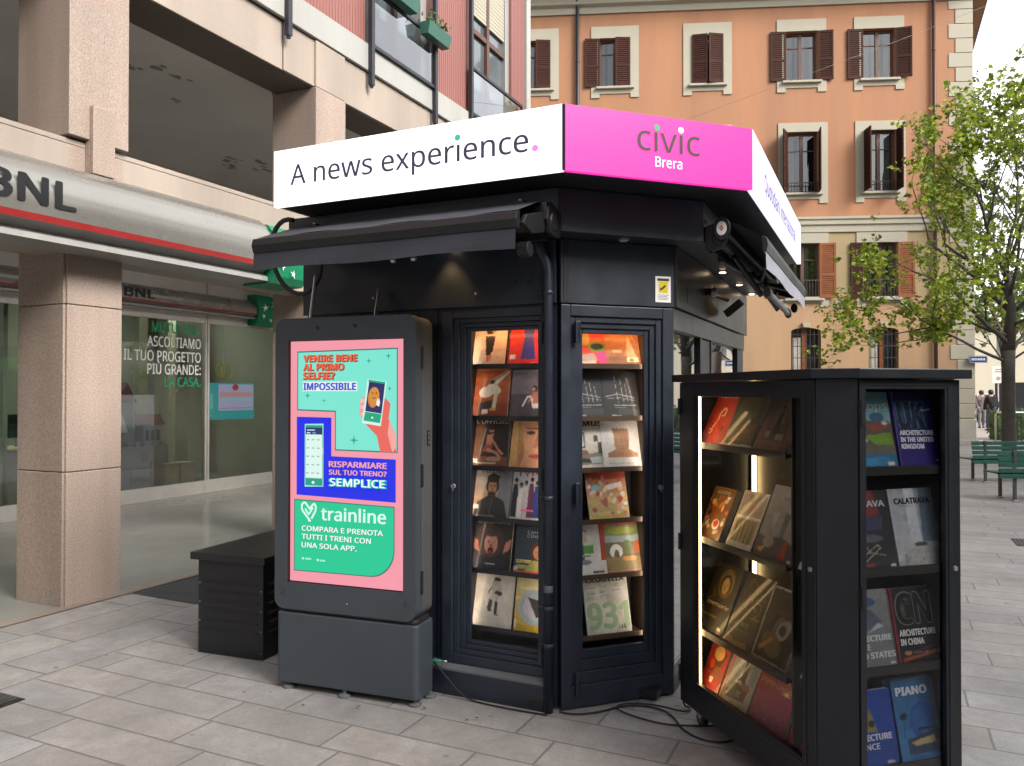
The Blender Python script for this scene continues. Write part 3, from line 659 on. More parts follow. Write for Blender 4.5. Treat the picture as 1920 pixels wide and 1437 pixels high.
mb = MB(); mb.prism(rrect(-.845, .012, 0, .195, .03), lambda p, q, d: (p, q, d), .035, .412, 'totem_grey'); mb.prism(rrect(-.83, .0, .015, .18, .03), lambda p, q, d: (p, q, d), .412, .436, 'black_rubber'); mb.build('base', tot, bevel=.006)
for x, y in ((-.78, .03), (-.42, .015), (-.02, .035), (-.0, .165), (-.78, .165)):
    mb = MB(); mb.lathe([(.034, .0), (.034, .010), (.024, .016), (.011, .018), (.011, .036)], 'grey_trim', (x, y, 0), 16); mb.build('foot', tot, smooth=False)
for x, y, z2 in ((-.70, .10, 2.25), (-.33, .16, 2.17)):
    mb = MB(); mb.tube([(x, y, 1.99), (x - .02, y + .08, z2)], .011, 'zinc', 8); mb.box(x - .02, x + .02, y - .02, y + .02, 1.995, 2.0035, 'zinc'); mb.build('stay_rod', tot)
mb = MB(); mb.face([(sx0, .0205, sz0), (sx1, .0205, sz0), (sx1, .0205, sz1), (sx0, .0205, sz1)], 'black_plastic'); scr = mb.build('screen', tot)
a = Art(sx1 - sx0, sz1 - sz0, (sx0, .020, sz0), (1, 0, 0), (0, 0, 1), .0004)
PK = 'F49AA9'; TE = '7CE6D2'; GR = '08C893'; BL = '0A22E6'; OU = '1F6F6A'
a.R(0.004, 0.003, .996, .997, PK)
# upper aqua panel (stepped)
a.P([(.065, .955), (.94, .962), (.94, .545), (.405, .548), (.405, .705), (.065, .710)], OU)
a.P([(.073, .950), (.932, .957), (.932, .550), (.413, .553), (.413, .710), (.073, .715)], TE)
a.T('VENIRE BENE', .128, .9100, .026, '7A2E22', fit=.47, bold=.12); a.T('VENIRE BENE', .124, .9125, .026, 'F0643C', fit=.47, bold=.06)
a.T('AL PRIMO', .128, .8745, .026, '7A2E22', fit=.355, bold=.12); a.T('AL PRIMO', .124, .877, .026, 'F0643C', fit=.355, bold=.06)
a.T('SELFIE?', .128, .8385, .026, '7A2E22', fit=.275, bold=.12); a.T('SELFIE?', .124, .841, .026, 'F0643C', fit=.275, bold=.06)
a.R(.118, .790, .60, .829, 'E6F6F6'); a.T('IMPOSSIBILE', .128, .7955, .027, '4A55C8', fit=.46, bold=.07)
for x, z, r in ((.70, .912, .024), (.865, .930, .026), (.875, .800, .022), (.165, .772, .028), (.31, .752, .018), (.575, .592, .040)): a.star(x, z, r, '12A886')
# hand holding a phone
a.P([(.80, .548), (.932, .548), (.932, .615), (.87, .68), (.885, .74), (.84, .765), (.80, .69), (.70, .672), (.68, .655), (.77, .612)], 'E8685C')
a.P([(.90, .548), (.932, .565), (.932, .615), (.875, .672), (.862, .62)], 'F7A8A0')
a.P([(.64, .765), (.62, .70), (.66, .675), (.70, .70), (.70, .77)], 'F09A94')
for k in range(3): a.E(.652 + .004 * k, .752 - k * .026, .026, .0085, 'F6BDB5', 12)
ph = [(.70, .838), (.848, .828), (.80, .650), (.652, .662)]
a.P([(x + (.006 if x > .75 else -.006), z) for x, z in ph], 'D8F4EA'); a.P([(.708, .832), (.842, .823), (.812, .700), (.674, .710)][:4], '262A66')
a.P([(.674, .708), (.812, .698), (.800, .662), (.660, .672)], '13A87F'); a.E(.735, .684, .008, .004, 'FFFFFF'); a.P([(.705, .836), (.846, .826), (.842, .818), (.70, .828)], '13A87F')
a.E(.745, .765, .047, .042, 'C9802F', -8); a.E(.752, .768, .043, .038, 'D98F3B', -8)
for d in (-.012, .018): a.E(.752 + d, .782, .005, .004, '3A2412')
a.L([(.738, .764), (.752, .760), (.766, .765)], .006, '5A3414'); a.P([(.775, .752), (.770, .735), (.795, .728), (.802, .745), (.798, .762), (.790, .750), (.785, .764)], 'F4F4F4')
# blue panel
a.P([(.075, .684), (.385, .682), (.385, .525), (.935, .520), (.935, .350), (.075, .362)], BL)
a.P([(.148, .655), (.315, .657), (.315, .400), (.148, .396)], '9FE8D8'); a.R(.155, .403, .308, .650, '0E9F86'); a.R(.158, .612, .305, .640, '17306E'); a.R(.158, .433, .305, .612, 'DDF7EC')
a.R(.170, .628, .24, .632, 'DDE6FF'); a.R(.168, .616, .20, .621, 'DDE6FF'); a.R(.22, .616, .25, .621, '8FA0D8')
for i in range(5):
    z = .588 - i * .034
    for x in (.168, .215, .262): a.R(x, z, x + .024, z + .005, '9AB8B0')
a.E(.232, .416, .012, .006, 'FFFFFF'); a.R(.316, .53, .322, .56, 'E6F6F6')
a.T('RISPARMIARE', .375, .483, .022, 'F7A79F', fit=.49, bold=.045); a.T('SUL TUO TRENO?', .375, .452, .019, 'F7A79F', fit=.49, bold=.045)
a.T('SEMPLICE', .377, .405, .031, '17C79B', fit=.485, bold=.09); a.T('SEMPLICE', .385, .407, .029, 'F2FFF8', fit=.465, bold=.035)
# green panel
cor = [(.935 - .20 + .20 * math.sin(R(9 * i)), .052 + .110 - .110 * math.cos(R(9 * i))) for i in range(11)]
def gp(e): return [(.065 + e, .345 - e * .55), (.065 + e, .050 + e * .55)] + [(x - e, z + e * .55) for x, z in cor] + [(.935 - e, .335 - e * .55)]
a.P(gp(0), OU); a.P(gp(.007), GR)
hl = [(.205, .262), (.14, .300), (.133, .318), (.145, .331), (.165, .333), (.19, .318), (.207, .306), (.222, .318), (.245, .331), (.262, .320), (.258, .300), (.222, .268)]
a.L(hl, .016, 'D9FBEF'); a.L([(.165, .308), (.198, .284), (.236, .314)], .015, 'D9FBEF'); a.L([(.214, .263), (.205, .256), (.196, .266)], .014, 'D9FBEF')
a.T('trainline', .312, .266, .050, 'D9FBEF', fit=.55, bold=.03)
a.T('COMPARA E PRENOTA', .143, .216, .020, '0A7A5C', fit=.70, bold=.05); a.T('COMPARA E PRENOTA', .140, .2175, .020, 'F2FFF8', fit=.70, bold=.035)
a.T('TUTTI I TRENI CON', .143, .182, .020, '0A7A5C', fit=.60, bold=.05); a.T('TUTTI I TRENI CON', .140, .1835, .020, 'F2FFF8', fit=.60, bold=.035)
a.T('UNA SOLA APP.', .143, .148, .020, '0A7A5C', fit=.48, bold=.05); a.T('UNA SOLA APP.', .140, .1495, .020, 'F2FFF8', fit=.48, bold=.035)
a.E(.15, .104, .010, .005, 'BFF5E2'); a.R(.17, .100, .225, .108, '9BEBD0'); a.E(.285, .102, .012, .005, 'BFF5E2'); a.R(.305, .097, .35, .105, '9BEBD0')
a.build('screen_image', scr, 'screen_print')

# ================================================================== STORAGE BOX
sbx = thing('storage_box', 'low black metal storage box with louvred sides behind the totem', 'storage box', SL(-2.37, -.15), SROT + R(5.2))
mb = MB(); mb.box(.035, .515, .035, 1.10, 0, .58, 'box_black')
for i in range(6):
    z = .455 - i * .058
    mb.prism([(.035, z), (.026, z - .012), (.035, z - .016)], lambda p, q, d: (d, p, q), .075, .475, 'box_black'); mb.box(.075, .475, .034, .0352, z, z + .009, 'ink_black')
    mb.prism([(.515, z), (.524, z - .012), (.515, z - .016)], lambda p, q, d: (p, d, q), .085, .50, 'box_black')
for x, z in ((.048, .43), (.502, .41), (.048, .315), (.502, .29), (.048, .20), (.502, .17), (.502, .04)): mb.lathe([(.004, .030), (.004, .0352)], 'zinc', (x, 0, z), 8, 'Y')
mb.build('body', sbx, bevel=.003)
mb = MB(); mb.box(0, .55, 0, 1.13, .575, .620, 'box_black'); mb.build('lid', sbx, bevel=.004)

# ================================================================== MOBILE DISPLAY CABINET
CO = Vector((1.135, 2.783, 0)); CR = R(16)
def CL(x, y, z=0): a_, b_ = rot2(x, y, CR); return CO + Vector((a_, b_, z))
cabn = thing('display_cabinet', 'black wheeled display cabinet of books with warm lit glass doors, beside the kiosk', 'display cabinet', CO, CR)
CW, CD, CH, CB = .55, 1.13, 1.65, .10
foot = [(.0, .099), (.099, 0), (CW, 0), (CW, CD), (0, CD)]
prism_z([(x * 1.0, y) for x, y in foot], CB, CB + .06, 'cab_paint').build('bottom', cabn, bevel=.004)
prism_z([(-.03, .085), (.085, -.03), (CW + .03, -.03), (CW + .03, CD + .03), (-.03, CD + .03)], CH, CH + .036, 'cab_paint').build('top', cabn, bevel=.004)
mb = MB()
mb.prism([(.0, .1005), (.1005, .0), (.1005, .03), (.03, .1005)], lambda p, q, d: (p, q, d), CB + .061, CH - .001, 'cab_paint')
mb.box(CW - .02, CW, .021, CD, CB + .061, CH - .001, 'cab_paint'); mb.box(.021, CW - .02, CD - .02, CD, CB + .061, CH - .001, 'cab_paint')
mb.box(.40, .41, .32, CD - .02, CB + .061, CH - .001, 'cab_inner'); mb.box(.05, CW - .02, .31, .32, CB + .061, CH - .001, 'cab_inner')
mb.build('carcass', cabn, bevel=.002)
# left door: local frame with x along the door from its hinge side, y inwards
LRZ = R(-90)
def Lf(xp, yp, z): return (yp, CD - xp, z)                          # door coords -> cabinet coords
def cab_door(fr, W, gx0, gx1, gz0, gz1, hx_):
    mb = MB(); mb.ring(.004, W - .004, CB + .004, CH - .004, gx0 - .004, W - .004 - gx1, gz0 - CB - .004, CH - .004 - gz1, -.004, .020, 'cab_paint')
    mb.ring(gx0 - .028, gx1 + .028, gz0 - .028, gz1 + .028, .016, .016, .016, .016, -.007, -.004, 'cab_paint')
    d = mb.build('door', cabn, loc=fr[0], rz=fr[1], bevel=.002)
    mb = MB(); mb.face([(gx0 - .006, .012, gz0 - .006), (gx1 + .006, .012, gz0 - .006), (gx1 + .006, .012, gz1 + .006), (gx0 - .006, .012, gz1 + .006)], 'cab_glass'); mb.build('pane', d)
    for z in (CH - .12, (CB + CH) / 2, CB + .14): mb = MB(); mb.tube([(hx_, -.010, z - .04), (hx_, -.010, z + .04)], .008, 'black_plastic', 10); mb.box(hx_ - .012, hx_ + .012, -.008, -.004, z - .035, z + .035, 'cab_paint'); mb.build('hinge', d)
    mb = MB(); mb.lathe([(.009, -.009), (.010, -.004)], 'zinc', (W - .03 if hx_ < .1 else .03, 0, .95), 12, 'Y'); mb.build('lock', d)
    return d
LF = ((0, CD, 0), R(-90)); RF = ((.10, 0, 0), 0)
cab_door(LF, CD - .099, .147, .948, .237, 1.580, .012)
cab_door(RF, CW - .10, .031, .379, .20, 1.612, .010)
LSH = [1.352, .908, .470, .192]; RSH = [1.322, .955, .598, .238]
for z in LSH:
    mb = MB(); mb.box(.045, .36, .335, CD - .045, z - .012, z, 'shelf_metal'); mb.box(.038, .045, .335, CD - .045, z - .018, z + .012, 'shelf_metal'); mb.build('shelf', cabn)
for z in RSH:
    mb = MB(); mb.box(.115, CW - .022, .034, .30, z - .012, z, 'cab_inner'); mb.box(.115, CW - .022, .027, .034, z - .024, z + .008, 'cab_inner'); mb.build('shelf', cabn)
for x, y in ((.030, .998), (.385, CD - .045)):
    mb = MB(); mb.box(x - .006, x + .006, y - .006, y + .006, .20, 1.61, 'led_warm'); mb.box(x - .010, x + .010, y + .0062, y + .010, .20, 1.61, 'zinc'); mb.build('led_strip', cabn)
for x, y in ((.07, CD - .10), (.46, CD - .10), (.15, .10), (.46, .10)):
    mb = MB(); mb.box(x - .035, x + .035, y - .04, y + .04, .094, .0995, 'zinc'); mb.prism([(y - .03, .094), (y + .03, .094), (y + .035, .05), (y + .012, .038), (y - .012, .05)], lambda p, q, d: (d, p, q), x - .022, x - .018, 'zinc')
    mb.prism([(y - .03, .094), (y + .03, .094), (y + .035, .05), (y + .012, .038), (y - .012, .05)], lambda p, q, d: (d, p, q), x + .018, x + .022, 'zinc'); cst = mb.build('caster', cabn)
    mb = MB(); mb.lathe([(.030, -.016), (.038, -.012), (.038, .012), (.030, .016)], 'black_rubber', (x, y + .015, .039), 20, 'X'); mb.lathe([(.02, -.0165), (.02, .0165)], 'grey_trim', (x, y + .015, .039), 16, 'X'); mb.build('wheel', cst)

# ================================================================== MAGAZINES AND BOOKS
def fbm(x, y, seed, f0=2.0, oc=4):
    r = np.random.RandomState(seed); o = np.zeros_like(x); amp = 1.0; tot = 0
    for k in range(oc):
        for _ in range(3):
            a_, p, f = r.uniform(0, 6.283), r.uniform(0, 6.283), f0 * r.uniform(.7, 1.4); o += amp * np.sin((x * math.cos(a_) + y * math.sin(a_)) * f * 6.283 + p + 1.5 * np.sin(y * f * 2.1 + p * 2)) / 3
        tot += amp; amp *= .6; f0 *= 2.0
    return o / tot
def picture(a, nx=68, seed=[0], gain=1.0):
    """turns the flat shapes of a cover into a printed photograph: a fine grid of smoothly blended colours with grain"""
    seed[0] += 1; sd = seed[0]; ny = int(nx * a.h / a.w); X, Y = np.meshgrid(np.linspace(0, 1, nx + 1), np.linspace(0, 1, ny + 1))
    wx = X + .010 * fbm(X, Y, sd, 3, 3); wy = Y + .008 * fbm(X, Y, sd + 500, 3, 3); col = np.zeros(X.shape + (3,)); 
    for q, (poly, c) in enumerate(a.ras):
        ins = np.zeros(X.shape, bool); n = len(poly)
        px = wx if len(a.ras) > 1 and q else X; py = wy if q else Y
        for i in range(n):
            (x0, y0), (x1, y1) = poly[i], poly[(i + 1) % n]
            if abs(y1 - y0) < 1e-9: continue
            ins ^= ((y0 > py) != (y1 > py)) & (px < (x1 - x0) * (py - y0) / (y1 - y0) + x0)
        if q == 0 or (min(p[0] for p in poly) <= 0 and max(p[0] for p in poly) >= 1 and min(p[1] for p in poly) <= 0 and max(p[1] for p in poly) >= 1): ins[:] = True
        else:
            bx0, bx1, by0, by1 = min(p[0] for p in poly), max(p[0] for p in poly), min(p[1] for p in poly), max(p[1] for p in poly)
            if bx1 >= 1: ins |= (X >= .999) & (py > by0) & (py < by1)
            if by1 >= 1: ins |= (Y >= .999) & (px > bx0) & (px < bx1)
        tone = 1 + .26 * fbm(X, Y, sd * 7 + q, 1.1, 3)
        col[ins] = (np.array(c)[None, :] * tone[ins][:, None])
    gr = 1 + .13 * fbm(X, Y, sd + 900, 6, 3) + np.random.RandomState(sd).normal(0, .045, X.shape)
    col = np.clip(col * gr[..., None] * gain, 0, .92); blur = col.copy()
    blur[1:-1, 1:-1] = .5 * col[1:-1, 1:-1] + .125 * (col[:-2, 1:-1] + col[2:, 1:-1] + col[1:-1, :-2] + col[1:-1, 2:])
    base = len(a.v); a.gv = (base, (ny + 1) * (nx + 1)); off = a.n * .00006
    # the grid goes last in the vertex list but first in depth, so lettering stays on top
    for j in range(ny + 1):
        for i in range(nx + 1): a.v.append(tuple(a.o + a.ux * (X[j, i] * a.w) + a.uy * (Y[j, i] * a.h) + off))
    a.gcol = {}
    for j in range(ny):
        for i in range(nx):
            p = base + j * (nx + 1) + i; a.gcol[len(a.f)] = (tuple(blur[j, i]), tuple(blur[j, i + 1]), tuple(blur[j + 1, i + 1]), tuple(blur[j + 1, i])); a.f.append((p, p + 1, p + nx + 2, p + nx + 1)); a.c.append((0, 0, 0))
GK1 = 'magazines in the kiosk window left of the rain pipe'; GK2 = 'magazines in the kiosk window right of the rain pipe'
GC1 = 'art books behind the lit glass door of the cabinet'; GC2 = 'architecture books behind the front glass door of the cabinet'
def mag(base, rz, x, y, z, wd, ht, th, tilt, roll, name, label, group, art, spine=None):
    """base(x,y,z) maps door coordinates to world; the body is the pages, the cover and spine print are its parts"""
    o = MB(); o.box(.0015, wd - .001, .001, th - .001, .001, ht - .001, 'paper')
    b_ = o.build(name); tag(b_, label, 'book' if name == 'book' else 'magazine', group)
    b_.location = base(x, y, z); b_.rotation_euler = Euler((R(-tilt), R(roll), rz), 'XYZ')
    a = Art(wd, ht, (0, 0, 0), (1, 0, 0), (0, 0, 1)); a.ras = []; art(a); picture(a, gain=1.35 if group == GC1 else 1.1)
    # spine, back cover
    c = hx(spine) if spine else a.ras[0][1]
    i = len(a.v); a.v += [(0, 0, 0), (0, th, 0), (0, th, ht), (0, 0, ht)]; a.f.append((i, i + 3, i + 2, i + 1)); a.c.append(c)
    i = len(a.v); a.v += [(0, th, 0), (wd, th, 0), (wd, th, ht), (0, th, ht)]; a.f.append((i, i + 3, i + 2, i + 1)); a.c.append(c)
    a.build('cover', b_); return b_
kA = lambda x, y, z: SL(x, y, z)
def kB(x, y, z): p = rot2(x, y, R(45)); return SL(p[0], p[1], z)
LB = CL(0, CD)
def cL(x, y, z): p = rot2(x, y, CR + R(-90)); return LB + Vector((p[0], p[1], z))
cR = CL
tagw = lambda a, x, y: a.R(x, y, x + .16, y + .09, 'E6E2DA')
def fig(a, pts, col): a.P(pts, col)

def A1a(a): a.G(0, 0, 1, 1, 'E8C6A0', 'F2DCC0'); a.P([(.36, .62), (.66, .62), (.62, .30), (.52, .22), (.42, .22), (.40, .42)], '191716'); a.P([(.36, .9), (.64, .9), (.66, .78), (.58, .66), (.40, .66), (.34, .8)], '241C1A'); a.P([(.46, .22), (.52, .22), (.53, .08), (.46, .08)], 'B5644C'); a.P([(.54, .24), (.58, .26), (.57, .12), (.53, .11)], 'A85842'); a.E(.62, .74, .09, .04, 'C07A5C', 30); tagw(a, .20, .05)
def A1b(a): a.R(0, 0, 1, 1, 'D42A22'); a.P([(.40, .95), (.80, .95), (.74, .60), (.84, .12), (.40, .12), (.48, .58)], '3A3C8E'); a.R(0, 0, .06, 1, '2A1413'); a.P([(.44, .9), (.5, .9), (.55, .55), (.52, .14), (.46, .14), (.51, .55)], '2E3076'); tagw(a, .10, .12); a.T('SUMMER ISSUE', .95, .03, .02, 'F0D0C8', al='r')
def A2a(a):
    a.G(0, 0, 1, 1, '9A3F14', 'C4622A'); a.P([(0, .0), (1, 0), (1, .26), (0, .30)], '8A3A16'); a.T('KINFOLK', .5, .88, .055, '5E2410', fit=.62, al='c', sp=1.2)
    a.E(.38, .50, .20, .11, 'E9DFC4', 10); a.E(.58, .56, .20, .10, 'E4D8BC', -25); a.P([(.44, .62), (.95, .93), (.97, .90), (.60, .60)], 'E9DFC4'); a.P([(.50, .70), (.92, .93), (.90, .95), (.44, .72)], 'D9A988')
    a.P([(.60, .50), (.70, .46), (.66, .14), (.56, .16)], 'E4D8BC'); a.P([(.22, .28), (.55, .34), (.56, .20), (.26, .10)], '2A2420'); a.E(.52, .70, .07, .04, '2A201C'); a.E(.60, .15, .09, .03, 'D9A73A'); tagw(a, .30, .06)
def A2b(a): a.G(0, 0, 1, 1, '4E4850', '7E7480'); a.R(0, 0, 1, .48, '453F46'); a.P([(.38, .22), (.52, .42), (.58, .38), (.66, .20), (.72, .18), (.70, .36), (.60, .46), (.48, .45), (.34, .24)], 'D8D0D0'); a.E(.78, .30, .14, .11, 'E0D6D4'); a.P([(.62, .52), (.80, .52), (.84, .30), (.66, .28)], 'B5745E'); a.E(.68, .60, .075, .06, '2A1A1A'); a.E(.655, .585, .045, .04, 'C48870'); a.L([(.64, .48), (.52, .30)], .035, 'B5745E'); a.T('TALES', .08, .90, .05, '5C545E', fit=.36)
def A3a(a):
    a.R(0, 0, 1, 1, '1E1714'); a.P([(0, .10), (.26, .10), (.30, .86), (.06, .86)], '6E4626'); a.T("L'OFFICIEL", .5, .86, .085, 'C8BFB4', fit=.86, al='c', bold=.02); a.P([(0, 0), (1, 0), (1, .20), (0, .20)], '7A4A30')
    a.E(.50, .74, .075, .055, 'C88A68'); a.E(.50, .765, .085, .05, '1A1210'); a.P([(.38, .62), (.56, .66), (.54, .42), (.40, .40)], 'C07E5E'); a.P([(.36, .42), (.58, .44), (.50, .28), (.30, .30)], '9A3C44'); a.L([(.50, .58), (.72, .34), (.86, .24)], .05, 'C88A68'); a.L([(.42, .34), (.66, .28), (.80, .18)], .07, 'B9785A'); a.E(.62, .15, .20, .05, 'B98A66'); a.R(.12, .05, .7, .075, 'CFC4B4'); tagw(a, .03, .06)
def A3b(a):
    a.G(0, 0, 1, 1, '7A5030', 'A8754C'); a.P([(.18, 1), (.9, 1), (1, .7), (1, 0), (.26, 0), (.30, .4)], 'C8926C'); a.P([(0, 0), (.24, 0), (.30, .45), (.16, 1), (0, 1)], 'C49A5C'); a.P([(.14, 1), (.22, 1), (.36, .5), (.28, .1), (.22, .1)], 'A87A42')
    a.E(.52, .70, .13, .035, '4A3222'); a.E(.53, .70, .05, .028, '22180F'); a.R(.36, .775, .70, .80, '6A4830'); a.E(.95, .68, .10, .035, '4A3222'); a.P([(.72, .70), (.82, .44), (.66, .40), (.62, .44)], 'A87050'); a.E(.72, .24, .20, .045, 'A8484A'); a.R(.54, .235, .92, .245, '6A2A2C'); a.P([(.30, .0), (.40, .25), (.36, .5), (.24, .2)], 'A06C48')
def A4a(a): a.G(0, 0, 1, 1, 'C89866', '9A9A98'); a.P([(.62, 0), (1, 0), (1, 1), (.70, 1)], '7E8286'); a.T('TUSSEO', .52, .88, .075, '1A1A1C', fit=.72, al='c', bold=.03); a.P([(.05, 0), (.98, 0), (.84, .34), (.62, .43), (.40, .43), (.14, .30)], '141416'); a.head(.50, .60, .145, 'B5805E', '1E1614'); a.P([(.36, .69), (.66, .69), (.68, .84), (.50, .88), (.34, .82)], '1B1A1E'); a.E(.50, .46, .115, .055, '2A1B15'); a.L([(.52, .42), (.47, .02)], .012, '5A5A5E'); tagw(a, .02, .16); a.R(.12, .03, .66, .045, '9A9A98')
def A4b(a):
    a.G(0, 0, 1, 1, '8FA2B0', 'B9C2CA'); a.T('TYPE', .5, .86, .09, 'B83A5A', fit=.8, al='c', bold=.03)
    for x, c, h in ((.10, '16161A', .70), (.26, 'DAD6D4', .62), (.40, 'C9C2C4', .66), (.56, '5A2440', .72), (.72, '26307A', .66), (.88, '121216', .70)):
        a.P([(x - .09, .04), (x + .09, .04), (x + .08, h - .2), (x + .05, h), (x - .06, h), (x - .09, h - .22)], c); a.E(x, h + .055, .05, .05, 'A87460'); a.E(x, h + .08, .055, .04, '241A18')
    a.R(.30, .17, .66, .20, 'E05A98'); a.R(0, 0, 1, .05, 'C9CDD0')
def A5a(a):
    a.R(0, 0, 1, 1, '1C1918'); a.E(.42, .55, .36, .34, '4A2E22'); a.T('CHECKMATE', .52, .90, .06, 'D4CEC8', fit=.80, al='c', skew=.2); a.P([(.10, 0), (.9, 0), (.80, .22), (.22, .22)], '1B2230'); a.head(.48, .50, .205, 'C98C78', None); a.E(.48, .74, .20, .10, '3A241C'); a.P([(.27, .40), (.24, .64), (.34, .76), (.30, .5)], '3A241C'); a.P([(.69, .40), (.74, .62), (.62, .76), (.66, .52)], '3A241C'); a.E(.48, .36, .075, .07, '2A0E0E'); a.E(.48, .335, .05, .03, '8A3434')
    for sx in (-1, 1):
        for k in range(4): a.E(.5 + sx * (.34 + .035 * k), .44 + .02 * k, .022, .12, 'C4806A', -sx * 12)
    a.T('PORTRAITS', .5, .09, .03, 'E6E2DE', al='c', bold=.03)
def A5b(a): a.G(0, 0, 1, 1, '20343E', '142834'); a.T('CAHIERS', .94, .80, .06, 'A8B2B0', fit=.62, al='r'); a.T('CINEMA', .94, .72, .06, 'A8B2B0', fit=.62, al='r'); a.E(.66, .42, .22, .22, '4A2A1A'); a.head(.66, .42, .15, 'B97E58', None); a.P([(.3, .02), (1, .02), (1, .20), (.80, .26), (.52, .26)], 'A89A58'); a.R(.06, .24, .50, .262, 'D8C878'); a.R(.06, .20, .46, .222, 'D8C878'); a.R(.06, .08, .6, .16, '8A9A4A'); a.R(0, 0, 1, .045, 'D8564A'); a.R(.0, .045, .12, .12, 'C8C8C0')
def A6a(a): a.R(0, 0, 1, 1, 'DDD6CA'); a.E(.57, .86, .085, .05, '2A2826'); a.P([(.46, .84), (.62, .84), (.70, .70), (.66, .60), (.50, .62), (.44, .74)], 'B9B2AA'); a.P([(.56, .66), (.72, .64), (.70, .58), (.58, .55), (.50, .58)], '34302E'); a.P([(.46, .62), (.56, .60), (.50, .44), (.42, .44)], 'CFC6BC'); a.P([(.56, .60), (.64, .58), (.62, .44), (.55, .44)], 'C4BAB0'); a.P([(.41, .50), (.49, .48), (.48, .30), (.52, .28), (.40, .27), (.38, .34)], '4A4644'); a.P([(.54, .46), (.63, .45), (.63, .24), (.68, .22), (.56, .21), (.55, .3)], '3C3836'); a.L([(.46, .72), (.38, .62), (.40, .60)], .03, '6A6460'); a.T('nuove forme', .5, .14, .035, 'A8D49A', al='c', fit=.52)
def A6b(a):
    a.G(0, 0, 1, 1, 'B9A43C', 'C9BE8A'); a.E(.56, .46, .46, .34, '9AA0B4'); a.E(.56, .46, .40, .29, '8EA8A0'); a.E(.56, .46, .33, .24, 'A8A8B4'); a.T('LA RAGE', .14, .86, .06, 'D8CF9A', fit=.66, bold=.03); a.T('DROGUE', .14, .77, .06, 'E4DCB4', fit=.66, bold=.03); a.P([(.34, .64), (.88, .56), (1, .50), (.96, .40), (.78, .34), (.62, .26)], '2A2C30'); a.R(0, .02, 1, .12, 'B49A1E'); a.R(.02, .05, .06, .20, 'E4DCB4')
rowsA = [(-.545, 1.742, .205, .27, 'magazine', A1a, 'cream magazine with a figure in a black skirt, top row of the left kiosk window', .006), (-.330, 1.742, .20, .27, 'magazine', A1b, 'red magazine with a blue dress, top row of the left kiosk window', .006),
 (-.545, 1.465, .222, .275, 'magazine', A2a, 'rust orange magazine with a bending white clad figure', .012), (-.312, 1.465, .20, .26, 'magazine', A2b, 'grey mauve magazine with a crouching figure in white', .006),
 (-.548, 1.198, .222, .275, 'magazine', A3a, 'dark brown magazine with a woman sitting bare armed under pale capitals', .012), (-.316, 1.198, .21, .275, 'magazine', A3b, 'magazine with a huge close up of a blond face', .008),
 (-.545, .925, .225, .275, 'magazine', A4a, 'grey magazine with a bearded man in black and a dark cap', .014), (-.309, .925, .20, .27, 'magazine', A4b, 'pale blue magazine with a row of standing models', .006),
 (-.548, .648, .240, .27, 'magazine', A5a, 'black magazine with a screaming face between raised hands', .010), (-.290, .648, .20, .255, 'magazine', A5b, 'dark teal film magazine with a portrait and a red foot strip', .006),
 (-.548, .342, .245, .285, 'magazine', A6a, 'white magazine with a bent over figure in grey boots', .008), (-.288, .342, .205, .275, 'magazine', A6b, 'mustard magazine with a black cone over pale rings', .006)]
for x, z, wd, ht, nm, art, lab, th in rowsA: mag(kA, SROT, x, .085 + random.uniform(0, .006), z + .002, wd, ht, th, 14 + random.uniform(-1, 1), random.uniform(-.8, .8), nm, lab, GK1, art)

def B1a(a): a.R(0, 0, 1, 1, 'D23A2A'); a.R(0, .0, .55, .20, 'E8C8B0'); a.R(0, .40, .42, .66, 'B9A24A'); a.E(.62, .38, .26, .12, '6E8A2A'); a.E(.62, .38, .18, .07, '20301A'); a.P([(.5, .22), (1, .32), (1, .05), (.7, .04)], 'D83A86'); a.P([(.0, .2), (.5, .24), (.6, .1), (0, .06)], 'C0A898'); a.E(.2, .8, .2, .1, 'E88A5A')
def B1b(a): a.G(0, 0, 1, 1, 'A06438', 'C0804A'); a.P([(.52, .16), (.64, .62), (.70, .62), (.90, .16)], 'E8B078'); a.P([(.52, .16), (.64, .62), (.66, .62), (.60, .16)], 'B97A48'); a.R(.20, .28, .46, .34, 'E0B070'); a.R(.08, .10, .62, .20, '8A5A38'); a.R(.60, .08, .94, .17, 'F0D0A0'); a.R(.66, .09, .80, .15, '8A8A20'); a.L([(.46, .98), (.9, .52)], .02, 'D89A60')
def B2(a):
    a.R(0, 0, 1, 1, '17181B'); a.R(.40, .06, .96, .18, '34363A'); a.L([(.06, .44), (.42, .50), (.90, .42)], .016, 'A8ACB0'); a.L([(.10, .40), (.46, .42), (.92, .36)], .010, '8A8E92')
    for i, x in enumerate((.36, .52, .64, .76)): a.L([(x, .90 - i * .08), (x + .06, .32)], .012, 'B0B4B8')
    a.T('pianta, sezione, prospetto', .30, .25, .022, 'D8DCE0', fit=.62, bold=.03); a.R(.32, .205, .62, .218, '6A8A7A'); a.R(.2, .02, .46, .05, '9A9EA2'); a.E(.2, .72, .16, .1, '1E2030')
